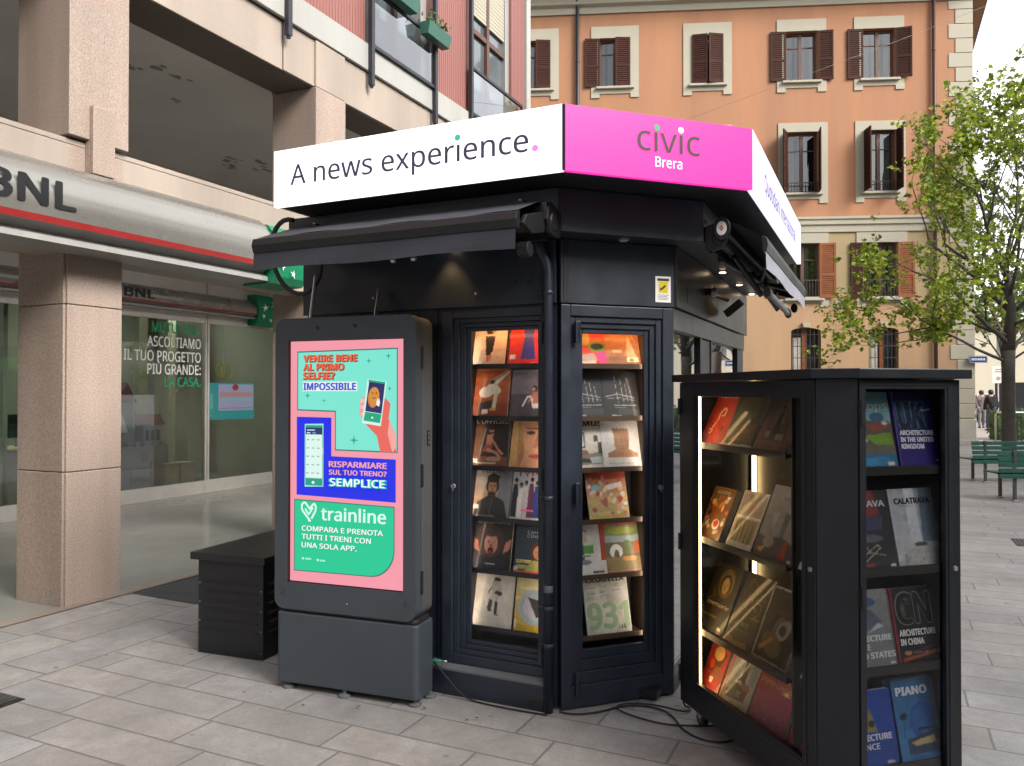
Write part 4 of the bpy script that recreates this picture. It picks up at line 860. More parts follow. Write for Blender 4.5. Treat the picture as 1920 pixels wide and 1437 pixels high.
def B3a(a): a.R(0, 0, 1, 1, 'CFC9BE'); a.T('DOMUS', .5, .85, .10, '2A2622', fit=.94, al='c', bold=.05); a.R(.08, .34, .50, .78, 'B8B2A8'); a.P([(.14, .76), (.20, .76), (.30, .38), (.24, .38)], '55524E'); a.R(.18, .40, .46, .72, '4E5654'); a.R(.24, .44, .42, .68, 'D8D8D0'); a.R(.70, .54, .82, .66, '4A443E'); a.P([(0, .34), (.6, .30), (1, .36), (1, .10), (0, .06)], '7E7668'); a.E(.40, .32, .14, .05, '8A5A3A'); a.R(.1, .12, .6, .20, '2E2C2A'); a.P([(.55, .22), (1, .26), (1, .12), (.6, .10)], 'B0B6B4'); a.R(.80, .30, 1, .52, '3E4A46'); a.R(0, 0, 1, .05, 'DAD4CA')
def B3b(a):
    a.R(0, 0, 1, 1, 'DCD9D6'); a.T('ArtReview', .5, .91, .05, '8A8078', fit=.50, al='c', bold=.03); a.P([(.28, .76), (.72, .76), (.74, .72), (.70, .36), (.92, .28), (.92, .20), (.14, .20), (.14, .28), (.34, .36), (.32, .70)], 'A87E60')
    for i in range(8): a.R(.32, .36 + i * .048, .71, .366 + i * .048, '8A6248'); 
    for i in range(3): a.R(.14, .21 + i * .026, .92, .214 + i * .026, '8A6248')
    for i in range(5): a.P([(.30 + i * .09, .76), (.34 + i * .09, .78), (.38 + i * .09, .76)], '7E5A42')
    a.R(.16, .08, .8, .095, 'A8A4A0')
def B4(a):
    a.G(0, 0, 1, 1, 'D8C88A', 'B0563A'); rnd = random.Random(3); a.R(0, .78, 1, 1, 'A8462E')
    for i in range(46):
        x, y = rnd.uniform(.06, .94), rnd.uniform(.08, .84); a.E(x, y, rnd.uniform(.04, .10), rnd.uniform(.025, .055), rnd.choice(['E8DCCB', 'C8583A', 'E4B88A', 'D8D0C8', 'C87A8A', 'E0C060', 'B0705A', 'F0E8DC']), rnd.uniform(0, 90), 10); a.k -= 1
        a.k += 1 if i % 6 == 0 else 0
    a.k += 2; a.E(.24, .62, .12, .05, '7EC0CC'); a.P([(.50, .66), (.88, .72), (.9, .62), (.54, .56)], 'F0E4DA'); a.T('LIVING', .5, .86, .09, 'C03A2A', fit=.86, al='c', bold=.03); a.T('Casa Giardino', .5, .03, .05, 'D8C020', fit=.88, al='c', bold=.05)
def B5a(a): a.R(0, 0, 1, 1, 'E2DFD8'); a.E(.36, .68, .20, .10, 'C8BE9E'); a.L([(.05, .86), (.3, .93), (.55, .82)], .03, '3A3834'); a.P([(.05, .40), (.7, .40), (.7, .56), (.05, .56)], '5EA04A'); a.R(.36, .26, .44, .60, '3E4448'); a.E(.42, .24, .20, .05, '7E8890'); a.R(.30, .34, .60, .38, '8A9094'); a.R(.62, .03, .92, .06, '3A3A3A')
def B5b(a): a.R(0, 0, 1, 1, 'A84A3A'); a.R(.13, .02, .98, .90, 'B9A890'); a.R(.13, .66, .98, .90, '7E9058'); a.E(.56, .80, .36, .07, '98A84A'); a.R(.13, .58, .98, .70, '9FB0B0'); a.R(.13, .30, .98, .58, '6E6A54'); a.E(.38, .40, .16, .14, 'E4E2DA'); a.P([(.30, .30), (.46, .30), (.44, .42), (.36, .44)], '5A5A4C'); a.P([(.78, .36), (.98, .36), (.98, .62), (.82, .56)], 'C06A3A'); a.R(.60, .34, .74, .60, '6A8048'); a.R(.13, .04, .98, .30, '9A8A5A'); a.E(.70, .26, .18, .05, 'C89048'); a.T('INTERNI', .55, .925, .045, 'D88A78', fit=.7, al='c')
def B6(a):
    a.R(0, 0, 1, 1, 'D4D3C8'); a.T('CASABELLA', .5, .90, .062, '1E1C1A', fit=.86, al='c', bold=.055)
    for x, y in ((.07, .82), (.36, .83), (.64, .84), (.07, .73), (.36, .74), (.64, .75), (.07, .64), (.36, .67)):
        for k in range(3): a.R(x, y - k * .02, x + .16 + .04 * ((k + int(x * 10)) % 2), y - k * .02 + .008, '9A9C92'); a.k -= 1
    a.k += 1; a.T('931', .5, .10, .42, 'A8C89A', fit=.88, al='c', bold=.06)
    for i in range(12): a.R(.70 + i * .018, .06, .70 + i * .018 + (.011 if i % 3 else .006), .13, '3A3A38'); a.k -= 1
rowsB = [(.150, 1.741, .205, .27, 'magazine', B1a, 'bright red and pink magazine, top left of the right kiosk window', .010), (.325, 1.741, .205, .255, 'magazine', B1b, 'brown magazine with a pale pointed tower, top right of its window', .010),
 (.105, 1.466, .215, .255, 'magazine', B2, 'black architecture magazine with white line drawing, left copy, partly cut by the frame', .010), (.312, 1.466, .212, .255, 'magazine', B2, 'black architecture magazine with white line drawing, fully seen right copy', .010),
 (.110, 1.198, .215, .270, 'magazine', B3a, 'magazine with a photographed living room under bold dark capitals', .008), (.305, 1.198, .228, .275, 'magazine', B3b, 'white magazine with a brown brick pillar', .008),
 (.222, .928, .235, .270, 'magazine', B4, 'colourful floral magazine standing alone on its shelf', .008),
 (.105, .640, .222, .275, 'magazine', B5a, 'white magazine with a round lamp over a green strip', .006), (.300, .640, .240, .275, 'magazine', B5b, 'magazine with red border and green garden scene with a white arch', .018),
 (.210, .325, .262, .295, 'magazine', B6, 'pale grey magazine with large light green numerals, bottom of the right window', .010)]
for x, z, wd, ht, nm, art, lab, th in rowsB: mag(kB, SROT + R(45), x, .085 + random.uniform(0, .006), z + .002, wd, ht, th, 14 + random.uniform(-1, 1), random.uniform(-.8, .8), nm, lab, GK2, art)

def L1a(a): a.R(0, 0, 1, 1, 'A8321E'); a.T('cuoco', .5, .84, .09, 'D8C8B0', fit=.7, al='c', skew=.2); a.L([(.30, .30), (.42, .44), (.40, .56), (.52, .66), (.62, .62), (.60, .52), (.48, .52)], .04, 'D8B090'); a.L([(.18, .28), (.34, .26), (.30, .20), (.20, .22)], .035, 'D8B090'); a.E(.7, .3, .08, .04, '7A1E14')
def L1b(a): a.R(0, 0, 1, 1, '2E2C20'); a.E(.5, .70, .4, .2, '3E3C28'); a.P([(.1, .10), (.9, .10), (.9, .42), (.1, .42)], '4A3226'); a.P([(.12, .12), (.55, .38), (.62, .34), (.2, .1)], '8A6A34'); a.E(.6, .30, .2, .06, '6A3A2E'); a.R(0, 0, 1, .06, 'B9AE9A')
def L1c(a): a.G(0, 0, 1, 1, '6A4A3C', '5A463E'); a.R(.16, .18, .84, .90, '4A3C34'); a.E(.5, .62, .2, .2, '5C5044'); a.P([(.40, .30), (.44, .62), (.52, .70), (.56, .52), (.60, .30)], '2A1F1A'); a.E(.49, .74, .05, .035, '3A2A22'); a.R(.22, .22, .36, .34, '7E6E60'); a.R(.55, .20, .78, .30, '80725E'); a.T('atelier', .5, .07, .045, '3A2C26', al='c')
def L2a(a):
    rnd = random.Random(5); a.R(0, 0, 1, 1, '7A4A24')
    for i in range(40): a.E(rnd.uniform(.05, .95), rnd.uniform(.05, .95), rnd.uniform(.04, .10), rnd.uniform(.03, .06), rnd.choice(['A83A2A', 'D8A85A', 'E0D0B0', '4A5A2A', '2A2420', 'C86A3A', 'B9B09A']), rnd.uniform(0, 90), 9); a.k -= .8
    a.k += 3; a.E(.62, .28, .16, .10, 'E0D8C8'); a.E(.62, .30, .11, .07, 'B03028'); a.R(.06, .84, .9, .97, '5A4630'); a.T('GUSTO', .5, .87, .06, 'E8D8B0', fit=.6, al='c')
def L2b(a): a.R(0, 0, 1, 1, 'B9AE98'); a.R(.06, .52, .94, .94, 'A89A84'); a.R(.30, .80, .46, .94, '6E5A48'); a.R(.40, .62, .70, .78, 'B98A78'); a.R(.04, .52, .96, .56, 'D8D2C4'); a.R(.10, .10, .90, .50, '8A7A4E'); [a.P([(x, .10), (x + .08, .10), (x + .06, .44 - .06 * (i % 2)), (x + .02, .44)], '4A4430') for i, x in enumerate((.14, .28, .42, .58, .74))]; a.R(.0, 0, 1, .1, 'C8C2B6')
def L2c(a): a.G(0, 0, 1, 1, '7A746C', 'A8A49C'); a.T('Nocturne', .55, .82, .035, 'B8403A', fit=.42, al='c'); a.P([(.2, .62), (.36, .62), (.30, .36)], 'B0AAA0'); a.P([(.5, .66), (.66, .62), (.60, .30), (.52, .3)], '6A665E'); a.P([(0, 0), (1, 0), (1, .22), (.6, .32), (.2, .26), (0, .30)], '4A4642'); a.E(.30, .22, .14, .08, '8A8278'); a.P([(.62, .04), (.80, .04), (.78, .26), (.70, .30)], '9A2E20'); a.P([(.06, .10), (.26, .16), (.2, .06)], 'C89A48'); a.R(.90, .02, .98, .06, 'E0DCD4')
def L2d(a): a.R(0, 0, 1, 1, 'CFC8BC'); a.R(.1, .1, .9, .5, '4A443E'); a.E(.4, .5, .2, .1, '9A5A3A')
def L2e(a): a.R(0, 0, 1, 1, '3A3020'); a.P([(.1, .5), (.8, .9), (.9, .8), (.3, .3)], '6A5430'); a.E(.4, .4, .2, .12, '7A6A48')
def L3a(a): a.R(0, 0, 1, 1, '2A2418'); a.E(.56, .72, .26, .22, '5A4826'); a.head(.56, .68, .15, '8A7040', '1E1810'); a.T('Memorie', .5, .36, .06, 'C8B890', fit=.78, al='c', skew=.2); a.L([(.1, .42), (.3, .5), (.2, .6)], .02, '6A5A34'); a.R(.74, .05, .86, .09, 'D8D0C0'); a.R(.1, .2, .6, .22, '6A5A3C')
def L3b(a):
    a.R(0, 0, 1, 1, '2B2117'); rnd = random.Random(9)
    for i in range(30):
        cx, cy, r0 = rnd.uniform(.2, .9), rnd.uniform(.45, .92), rnd.uniform(.05, .16); a0 = rnd.uniform(0, 6)
        a.L([(cx + r0 * math.cos(a0 + t * .5), cy + r0 * .7 * math.sin(a0 + t * .5)) for t in range(6)], .012, rnd.choice(['6A5434', '8A7048', '4A3A24', '9A8258'])); a.k -= .85
    a.k += 2; a.L([(.36, .70), (.30, .56), (.44, .48), (.36, .36), (.42, .30)], .010, '7E6A48'); a.T('GENESI', .42, .27, .055, 'A8987A', fit=.50, al='c'); a.T('silenzi', .5, .19, .04, '7A6A50', fit=.56, al='c', skew=.2); a.P([(.05, 0), (.9, 0), (.8, .08), (.4, .05), (.1, .12)], '7A5A2C')
def L3c(a): a.R(0, 0, 1, 1, 'A89A84'); a.R(.035, .025, .975, .975, '241C14'); a.E(.58, .50, .28, .16, '5A5046', 40); a.E(.62, .47, .20, .12, '8A8276', 50); a.E(.60, .46, .09, .07, '1E1410'); a.E(.42, .24, .30, .14, '5A4A1E', -20); a.P([(.1, .16), (.4, .34), (.44, .30), (.16, .1)], '9A6A2A'); a.E(.74, .80, .20, .06, '4A2E1C', -30); a.T('OCCHIO', .55, .88, .035, '6A5A44', fit=.5, al='c'); a.E(.6, .68, .25, .06, '3E2A1C')
def L3d(a): a.R(0, 0, 1, 1, '1A1612'); a.T('CLASSICI', .3, .5, .06, '7A6E5C'); a.R(.2, .05, .7, .14, 'CFC8BC')
def L4a(a): a.R(0, 0, 1, 1, 'A83020'); a.P([(.1, .4), (.5, .9), (.9, .8), (.6, .3)], '5A3A20'); a.E(.5, .75, .25, .15, 'C89858'); a.P([(.4, .2), (.9, .3), (.8, .5), (.5, .5)], '8A4A30'); a.R(.40, .14, .56, .26, 'D8D0C4'); a.E(.3, .5, .12, .1, 'D8402A')
def L4b(a): a.R(0, 0, 1, 1, 'A8A49C'); a.R(0, 0, .12, 1, 'A86A5C'); a.R(.5, .5, .66, 1, '3E3834'); a.P([(.2, .1), (.8, .16), (.86, .44), (.5, .60), (.3, .4)], '443C36'); a.R(.34, .44, .56, .50, 'C8C4BC'); a.E(.72, .44, .16, .06, '8A5A44'); a.R(.5, .2, .62, .32, '7E8E94'); a.R(.75, .5, .95, .95, '8A8E88'); a.P([(.14, .24), (.3, .3), (.2, .14)], '2A2826'); a.R(.12, .9, .5, .98, 'A84A38')
def L4c(a):
    a.R(0, 0, 1, 1, '9A3A4A'); a.R(0, .72, 1, 1, 'A84434'); a.T('OTHER LONDON', .06, .80, .085, 'C8A878', fit=.90, bold=.04, skew=.1); rnd = random.Random(2); a.G(.02, .02, .98, .70, '8A3A58', '9E4254', 6)
    for i in range(40): a.E(rnd.uniform(.05, .95), rnd.uniform(.05, .40), .016, .006, rnd.choice(['D88A70', 'E0A878', 'B85A78']), rnd.uniform(0, 90), 6); a.k -= .95
def L4d(a): a.R(0, 0, 1, 1, 'A83A28'); a.E(.4, .45, .3, .2, 'C8C0B0'); a.E(.4, .45, .15, .12, '5A4A48'); a.R(0, .8, 1, 1, '8A6A4A')
rowsL = [(.042, 1.352, .215, .29, 'book', L1a, 'red cookery book with looped white line, top shelf of the lit cabinet', .02), (.262, 1.352, .225, .275, 'book', L1b, 'dark olive book with brown foot, between the red and the pinkish book', .02), (.495, 1.352, .235, .275, 'book', L1c, 'pinkish brown thick book with faint figures on the top lit shelf', .035),
 (.034, .908, .190, .255, 'book', L2a, 'colourful food book with cherries, second lit shelf', .035), (.290, .908, .20, .265, 'book', L2b, 'beige book with trees below a white band', .02), (.505, .908, .265, .315, 'book', L2c, 'large grey book with small red title, second lit shelf', .02), (.785, .908, .18, .26, 'book', L2d, 'pale book half hidden at the right end of the second lit shelf', .015),
 (.015, .470, .235, .325, 'book', L3a, 'dark book with an amber portrait and slanting title, third lit shelf', .02), (.258, .470, .215, .33, 'book', L3b, 'dark brown book covered in swirling lines', .02), (.485, .470, .245, .315, 'book', L3c, 'black book in a pale border with a hollow eye', .045), (.745, .470, .20, .30, 'book', L3d, 'plain black book at the right end of the third lit shelf', .02),
 (.048, .192, .165, .23, 'book', L4a, 'small red and brown book, bottom shelf of the lit cabinet', .02), (.222, .192, .225, .225, 'book', L4b, 'grey book with a dark seated shape and pink spine, bottom lit shelf', .03), (.460, .192, .25, .215, 'book', L4c, 'pink purple book with red head band, bottom lit shelf', .02), (.735, .192, .20, .20, 'book', L4d, 'red book with white round motif at the right end of the bottom lit shelf', .02)]
for x, z, wd, ht, nm, art, lab, th in rowsL: mag(cL, CR + R(-90), x, .072 + random.uniform(0, .006), z + .001, wd, ht, th, 24 + random.uniform(-2, 2), random.uniform(-.6, .6), nm, lab, GC1, art)
mag(cL, CR + R(-90), .33, .235, .909, .21, .30, .045, 14, 2, 'book', 'thick brown book leaning at the back of the second lit shelf', GC1, L2e, 'C8BEA8')
mag(cL, CR + R(-90), .62, .20, .471, .19, .39, .03, 10, 0, 'book', 'tall pale grey book standing behind on the third lit shelf', GC1, L2d, '8A8A88')

def R1a(a): a.R(0, 0, 1, 1, '5A8A98'); a.R(0, .58, 1, 1, '6E98A0'); a.T('Rooftops', .96, .76, .105, 'C8D4D0', fit=1.0, al='r'); a.E(.72, .66, .14, .07, '2E5A7A'); a.P([(0, .3), (1, .3), (1, .58), (.5, .62), (0, .56)], '5E5048'); a.P([(.42, .42), (.95, .46), (.98, .28), (.66, .28)], '6E9A34'); a.P([(.5, .56), (.96, .62), (.9, .5), (.6, .48)], '8A4A3A'); a.R(0, .18, 1, .30, '6A645A'); a.R(0, 0, 1, .18, '2A6A94'); a.P([(.2, .02), (.9, .04), (.84, .14), (.3, .13)], '3A86B4'); a.R(.80, .03, .94, .07, 'D8DCE0'); a.E(.86, .58, .06, .02, 'C8C8C8'); a.E(.4, .36, .08, .03, 'B8B8B8')
def R1b(a): a.G(0, 0, 1, 1, '2A1E78', '141240'); a.R(0, 0, .045, 1, '4A4088'); a.R(.06, .50, .80, .88, '1E3A5E'); [a.P([(.10 + i * .09, .52), (.13 + i * .09, .52), (.08 + i * .09, .86), (.06 + i * .09, .86)], '4A7A94') for i in range(8)]; a.T('UK', .42, .52, .32, '0E1A38', fit=.60, al='c', bold=.07); a.L([(.44, .86), (.62, .74), (.92, .76)], .012, 'B8C8D0'); a.T('ARCHITECTURE', .09, .42, .058, 'E4E8F4', fit=.82, bold=.085); a.T('IN THE UNITED', .09, .33, .058, 'E4E8F4', fit=.80, bold=.085); a.T('KINGDOM', .09, .24, .058, 'E4E8F4', fit=.54, bold=.085); a.R(.90, .07, .95, .10, 'B8BCD8')
def R2a(a): a.R(0, 0, 1, 1, '1E2026'); a.P([(.2, 1), (.72, 1), (.82, .68), (.3, .62)], '7A2A2E'); a.P([(.2, .62), (.86, .66), (.8, .48), (.24, .48)], '3A3A5A'); a.T('CALATRAVA', .93, .79, .075, 'C8CACE', fit=1.02, al='r', bold=.05); a.L([(.3, .45), (.5, .2), (.8, .16)], .014, 'A8A498'); a.L([(.3, .12), (.66, .30), (.72, .26), (.34, .06)], .012, 'C8C0A8'); a.E(.5, .38, .3, .05, '5A5E68'); a.R(.86, .02, .96, .05, 'D8DCE0'); a.E(.46, .05, .1, .02, 'A8302A')
def R2b(a):
    a.G(0, 0, 1, 1, 'BCC0C6', 'A8AEB6'); a.R(.36, .30, .60, 1, 'CCD2DA'); a.P([(.62, .3), (1, .3), (1, 1), (.70, 1)], '6A7A8E'); a.L([(.16, 1), (.26, .34)], .010, 'B4B8BC'); a.T('CALATRAVA', .12, .80, .072, '101216', fit=.80, bold=.085); a.R(.16, .77, .46, .778, '7A7E84'); a.P([(.14, 0), (.98, 0), (.98, .22), (.74, .25), (.58, .30), (.40, .22), (.16, .14)], 'B4B2B0'); a.E(.57, .27, .15, .03, '4A443E'); rnd = random.Random(4)
    for i in range(60): a.E(rnd.uniform(.16, .94), rnd.uniform(.02, .20), .008, .006, '3E3832', 0, 6); a.k -= .97
def R3a(a): a.R(0, 0, 1, 1, '7E8284'); a.R(.0, .86, 1, 1, '8A8E8C'); a.P([(.2, .5), (.72, .46), (.80, .58), (.6, .74), (.3, .7)], '5A6678'); a.E(.56, .84, .16, .06, '3E5A86'); a.P([(.5, .44), (.82, .50), (.72, .56)], 'B8BCC8'); a.T('ARCHITECTURE', .94, .33, .07, 'D8DCDC', fit=1.0, al='r', bold=.085); a.T('IN THE', .5, .22, .07, 'D8DCDC', fit=.4, al='r', bold=.045); a.T('UNITED STATES', .97, .11, .07, 'D8DCDC', fit=1.05, al='r', bold=.085); a.R(.86, .02, .98, .04, 'E0E4E4'); a.R(.965, 0, 1, 1, '5A5E60')
def R3b(a):
    a.R(0, 0, 1, 1, '15161A'); a.R(0, 0, .055, 1, '8A2030'); a.T('CN', .5, .52, .40, '6A7470', fit=.76, al='c', bold=.075); a.T('CN', .5, .525, .385, '0F1512', fit=.735, al='c', bold=.045); rnd = random.Random(6)
    for i in range(34):
        y = .54 + i * .011; a.L([(.14, y), (.14 + rnd.uniform(.12, .30), y + .01)], .006, rnd.choice(['3E4E40', '5A6A54', '2E3A30'])); a.k -= .95
    a.T('ARCHITECTURE', .11, .36, .075, 'E4E8EA', fit=.82, bold=.085); a.T('IN CHINA', .11, .24, .075, 'E4E8EA', fit=.52, bold=.085); a.P([(.1, .06), (.98, .16), (.98, .12), (.12, .02)], '9A4A2A'); a.P([(.2, .14), (.98, .22), (.98, .20), (.2, .12)], '5A2A2A'); a.E(.24, .13, .08, .03, 'B98A5A'); a.R(.34, .13, .70, .14, '8A8A88')
def R4a(a): a.R(0, 0, 1, 1, '1446A8'); a.P([(.36, .46), (.66, .44), (.58, .70), (.46, .84), (.36, .80)], '8A7E4A'); a.E(.56, .56, .06, .05, '2A2418'); a.T('ARCHITECTURE', .92, .34, .075, 'D8E0F0', fit=1.0, al='r', bold=.085); a.T('IN FRANCE', .66, .22, .075, 'D8E0F0', fit=.72, al='r', bold=.045); a.R(.78, .02, .92, .05, 'C8D0E4')
def R4b(a):
    a.G(0, 0, 1, 1, '3A86C4', '2E6494'); a.T('PIANO', .10, .80, .095, 'E4EAF2', fit=.72, bold=.08); a.E(.66, .46, .36, .235, '2458A0'); a.E(.70, .48, .30, .20, '2C66B0'); a.P([(.2, 0), (1, 0), (1, .36), (.6, .30), (.2, .26)], '24405E')
    for i in range(5): a.L([(.52 + i * .09, .20), (.53 + i * .09, .36)], .008, '1A2A34'); a.E(.53 + i * .09, .37, .05, .02, '1A2E30', 0, 9); a.k -= 1.6
    a.P([(.28, .22), (.84, .28), (.86, .19), (.40, .17)], 'C8B47A'); a.L([(.14, .26), (.18, .52)], .014, '14282E'); a.E(.18, .54, .09, .045, '14282E', 20, 9); a.R(0, 0, 1, .07, '3A78AE'); a.R(.40, .02, .7, .03, '2A5A86')
rowsR = [(.095, 1.323, .222, .285, 'book', R1a, 'book of roofs with a green lawn, top left behind the cabinet front door', .025), (.328, 1.323, .185, .285, 'book', R1b, 'deep blue book about British architecture, top right of its cabinet', .03),
 (.090, .956, .224, .285, 'book', R2a, 'dark book with red and violet patch, beside its silver companion', .03), (.318, .956, .200, .285, 'book', R2b, 'silver grey book with bold black title and white dome', .03),
 (.090, .599, .220, .27, 'book', R3a, 'grey architecture book beside the black one, third shelf of the cabinet', .025), (.314, .599, .198, .27, 'book', R3b, 'black book with red spine and outlined capitals', .03),
 (.090, .239, .222, .26, 'book', R4a, 'bright blue architecture book, bottom left behind the front door', .025), (.326, .239, .190, .285, 'book', R4b, 'sky blue book with a large sphere and palms, bottom right', .045)]
spn = {R1b: '4A4088', R3b: '8A2030', R4b: '2A4E78', R2b: 'B0B4B8'}
for x, z, wd, ht, nm, art, lab, th in rowsR: mag(cR, CR, x, .044 + random.uniform(0, .004), z + .001, wd, ht, th, 13 + random.uniform(-1.5, 1.5), random.uniform(-.6, .6), nm, lab, GC2, art, spn.get(art))

# ================================================================== CABLE ON THE GROUND
def smoothpath(pts, it=3):
    pts = [Vector(p) for p in pts]
    for _ in range(it):
        q = [pts[0]]
        for a_, b_ in zip(pts, pts[1:]): q += [a_ * .75 + b_ * .25, a_ * .25 + b_ * .75]
        pts = q + [pts[-1]]
    return pts
cb = [(.238, 3.96), (.27, 3.935), (.34, 3.925), (.45, 3.96), (.54, 4.02), (.64, 4.045), (.76, 3.99), (.80, 3.86), (.80, 3.76), (.86, 3.64), (.97, 3.60), (1.06, 3.68), (1.02, 3.79), (.88, 3.79), (.74, 3.80), (.62, 3.88), (.53, 3.96), (.52, 4.01), (.60, 4.06), (.75, 4.02), (.85, 3.94), (.90, 3.98), (.895, 4.02), (.875, 4.03)]
pth = smoothpath([(x, y, .007 + (.006 if 15 < i < 21 else 0)) for i, (x, y) in enumerate(cb)] + [(.862, 4.0, .06), (.858, 3.96, .11)])
mb = MB(); mb.tube(pth, .0046, 'black_rubber', 8); tag(mb.build('power_cable', smooth=True), 'black power cable looping over the paving from the kiosk to the cabinet', 'cable')
mb = MB(); p_ = [SL(-.70, -.055, .17), SL(-.60, -.075, .10), SL(-.50, -.085, .02), SL(-.42, -.09, .006), SL(-.25, -.10, .006), SL(-.02, -.09, .006)]
mb.tube(smoothpath(p_), .0045, 'black_rubber', 6); mb.tube([SL(-.74, -.07, .165), SL(-.63, -.07, .178)], .007, 'sign_green', 8); mb.tube([SL(-.63, -.07, .178), SL(-.60, -.07, .18)], .006, 'zinc', 8)
tag(mb.build('plug_lead', smooth=True), 'thin lead with a green connector between totem and kiosk foot', 'cable')

# ================================================================== PORTICO BUILDING ON THE LEFT  (local x = out of the facade, y = along the street)
pb = thing('portico_building', 'modern building on granite columns with a deep portico and dark red upper panels', 'building', SL(-4.01, 0), SROT)
YA, YB = -9.0, 8.63
for k in range(-3, 3):
    y = .178 + 2.81 * k; mb = MB()
    for z0, z1 in ((0, 1.0), (1.006, 2.257), (2.263, 3.46)):
        mb.box(-.55, -.022, y + .004, y + .49, z0, z1, 'granite'); mb.box(-.022, .0, y + .02, y + .488, z0, z1, 'granite')
    mb.box(-.54, -.03, y + .012, y + .48, .9, 3.3, 'joint_dark')
    mb.box(-.55, .05, y - .01, y + .50, 3.52, 4.86, 'granite'); mb.box(-.57, .046, y - .004, y + .494, 4.865, 5.36, 'granite_band')
    mb.box(.05, .095, y + .155, y + .345, 3.26, 3.78, 'granite'); mb.box(.0, .05, y + .155, y + .345, 3.26, 3.52, 'granite')
    mb.build('column', pb, bevel=.006)
mb = MB(); mb.box(-.34, .0, YA, YB - .2, 3.462, 3.50, 'granite_band'); mb.box(-.33, -.004, YA, YB - .2, 2.64, 3.460, 'granite_band'); mb.build('middle_beam', pb, bevel=.004)
mb = MB(); ys = [YA] + [2.51 + 2.81 * k for k in range(-3, 3)] + [YB]
for y0, y1 in zip(ys, ys[1:]): mb.box(-.50, .004 + .012 * (int(y0 * 7) % 2), y0 + .004, y1 - .004, 4.87, 5.362, 'granite_band')
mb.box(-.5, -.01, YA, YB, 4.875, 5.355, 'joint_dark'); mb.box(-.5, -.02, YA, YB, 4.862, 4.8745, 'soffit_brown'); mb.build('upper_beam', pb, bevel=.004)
mb = MB(); mb.box(-.3, .06, YA, YB, 5.375, 5.685, 'stone_white'); mb.box(-.3, .02, YA, YB, 5.363, 5.375, 'ink_black'); mb.build('string_course', pb, bevel=.005)
mb = MB(); mb.face([(-4.35, YA, 5.0), (-.45, YA, 5.0), (-.45, YB, 5.0), (-4.35, YB, 5.0)], 'portico_ceiling'); rnd = random.Random(12)
for cx, cy in ((-1.3, 2.1), (-1.35, 2.5), (-1.6, 2.0), (-1.9, 3.0), (-3.0, 4.95), (-3.2, 5.05), (-3.35, 5.2), (-3.1, 5.5), (-2.9, 5.35), (-2.8, 5.2), (-3.0, 5.7), (-3.4, 5.35), (-2.5, 5.9), (-2.3, 1.6), (-3.4, 6.6), (-1.5, 4.4)):
    for q in range(3):
        r0 = rnd.uniform(.015, .05); ox, oy = rnd.uniform(-.09, .09), rnd.uniform(-.14, .14)
        mb.face([(cx + ox + r0 * rnd.uniform(.5, 1.3) * math.cos(a_ * .9), cy + oy + 1.8 * r0 * rnd.uniform(.5, 1.3) * math.sin(a_ * .9), 4.996 - q * .0007) for a_ in range(7)], 'ceiling_stain')
mb.build('ceiling', pb)
XW = -4.29
mb = MB(); mb.box(XW - .12, XW, YA, YB, 3.74, 5.0, 'portico_ceiling'); mb.box(-8.2, -8.1, YA, YB, 0, 3.6, 'shop_wall'); mb.box(-8.1, XW - .06, YA, YB, 3.40, 3.46, 'shop_wall'); mb.box(-8.1, XW - .06, YA, YB, .03, .05, 'shop_floor')
mb.box(-8.1, -4.4, 7.9, 8.0, .05, 3.4, 'shop_wall'); mb.box(-8.1, -4.6, 2.6, 2.66, .05, 3.4, 'shop_wall'); mb.box(-12, -.30, 8.03, YB, 0, 5.0, 'granite_band'); mb.box(-12, -8.21, YA, 8.0, 0, 5.0, 'shop_wall')
mb.box(-5.4, -5.2, 5.28, 5.50, .05, 3.4, 'shop_pole'); mb.box(-6.6, -6.4, 6.9, 7.2, .05, 3.4, 'shop_pole'); mb.build('inner_wall', pb)
for y in (-2, .8, 3.7, 6.2): mb = MB(); mb.box(-6.6, -6.3, y, y + .9, 3.38, 3.396, 'shop_lamp'); mb.build('ceiling_lamp', pb)

# curved sign fascia over the columns, and its smaller twin on the shop front
PROF = [(0, 3.262), (.10, 3.25), (.20, 3.215), (.285, 3.155), (.34, 3.08), (.372, 2.99), (.378, 2.90), (.368, 2.80)]
LOW = [(.368, 2.80), (.360, 2.755)]; LIP = [(.360, 2.755), (.31, 2.748), (.265, 2.735), (.248, 2.715), (.262, 2.695), (.30, 2.680), (.305, 2.640), (.0, 2.632)]
def fascia_sign(x0, kx, z0, kz, ya, yb, name):
    mb = MB()
    for pr, m in ((PROF, 'silver_sign'), (LOW, 'sign_red'), (LIP, 'alu_light')):
        pr2 = []
        for (a_, b_), (c_, d_) in zip(pr, pr[1:]): pr2 += [(a_ + (c_ - a_) * i / 3, b_ + (d_ - b_) * i / 3) for i in range(3)] if m == 'silver_sign' else [(a_, b_)]
        pr2.append(pr[-1])
        vs = [(x0 + p * kx, y, z0 + (q - 2.63) * kz) for y in (ya, yb) for p, q in pr2]; n = len(pr2)
        mb.raw(vs, [(i, i + 1, n + i + 1, n + i) for i in range(n - 1)], m)
    allp = PROF + LOW[1:] + LIP[1:]; mb.face([(x0 + p * kx, yb, z0 + (q - 2.63) * kz) for p, q in allp], 'silver_sign')
    o = mb.build(name, pb, smooth=True); o.data.set_sharp_from_angle(angle=R(35)); return o
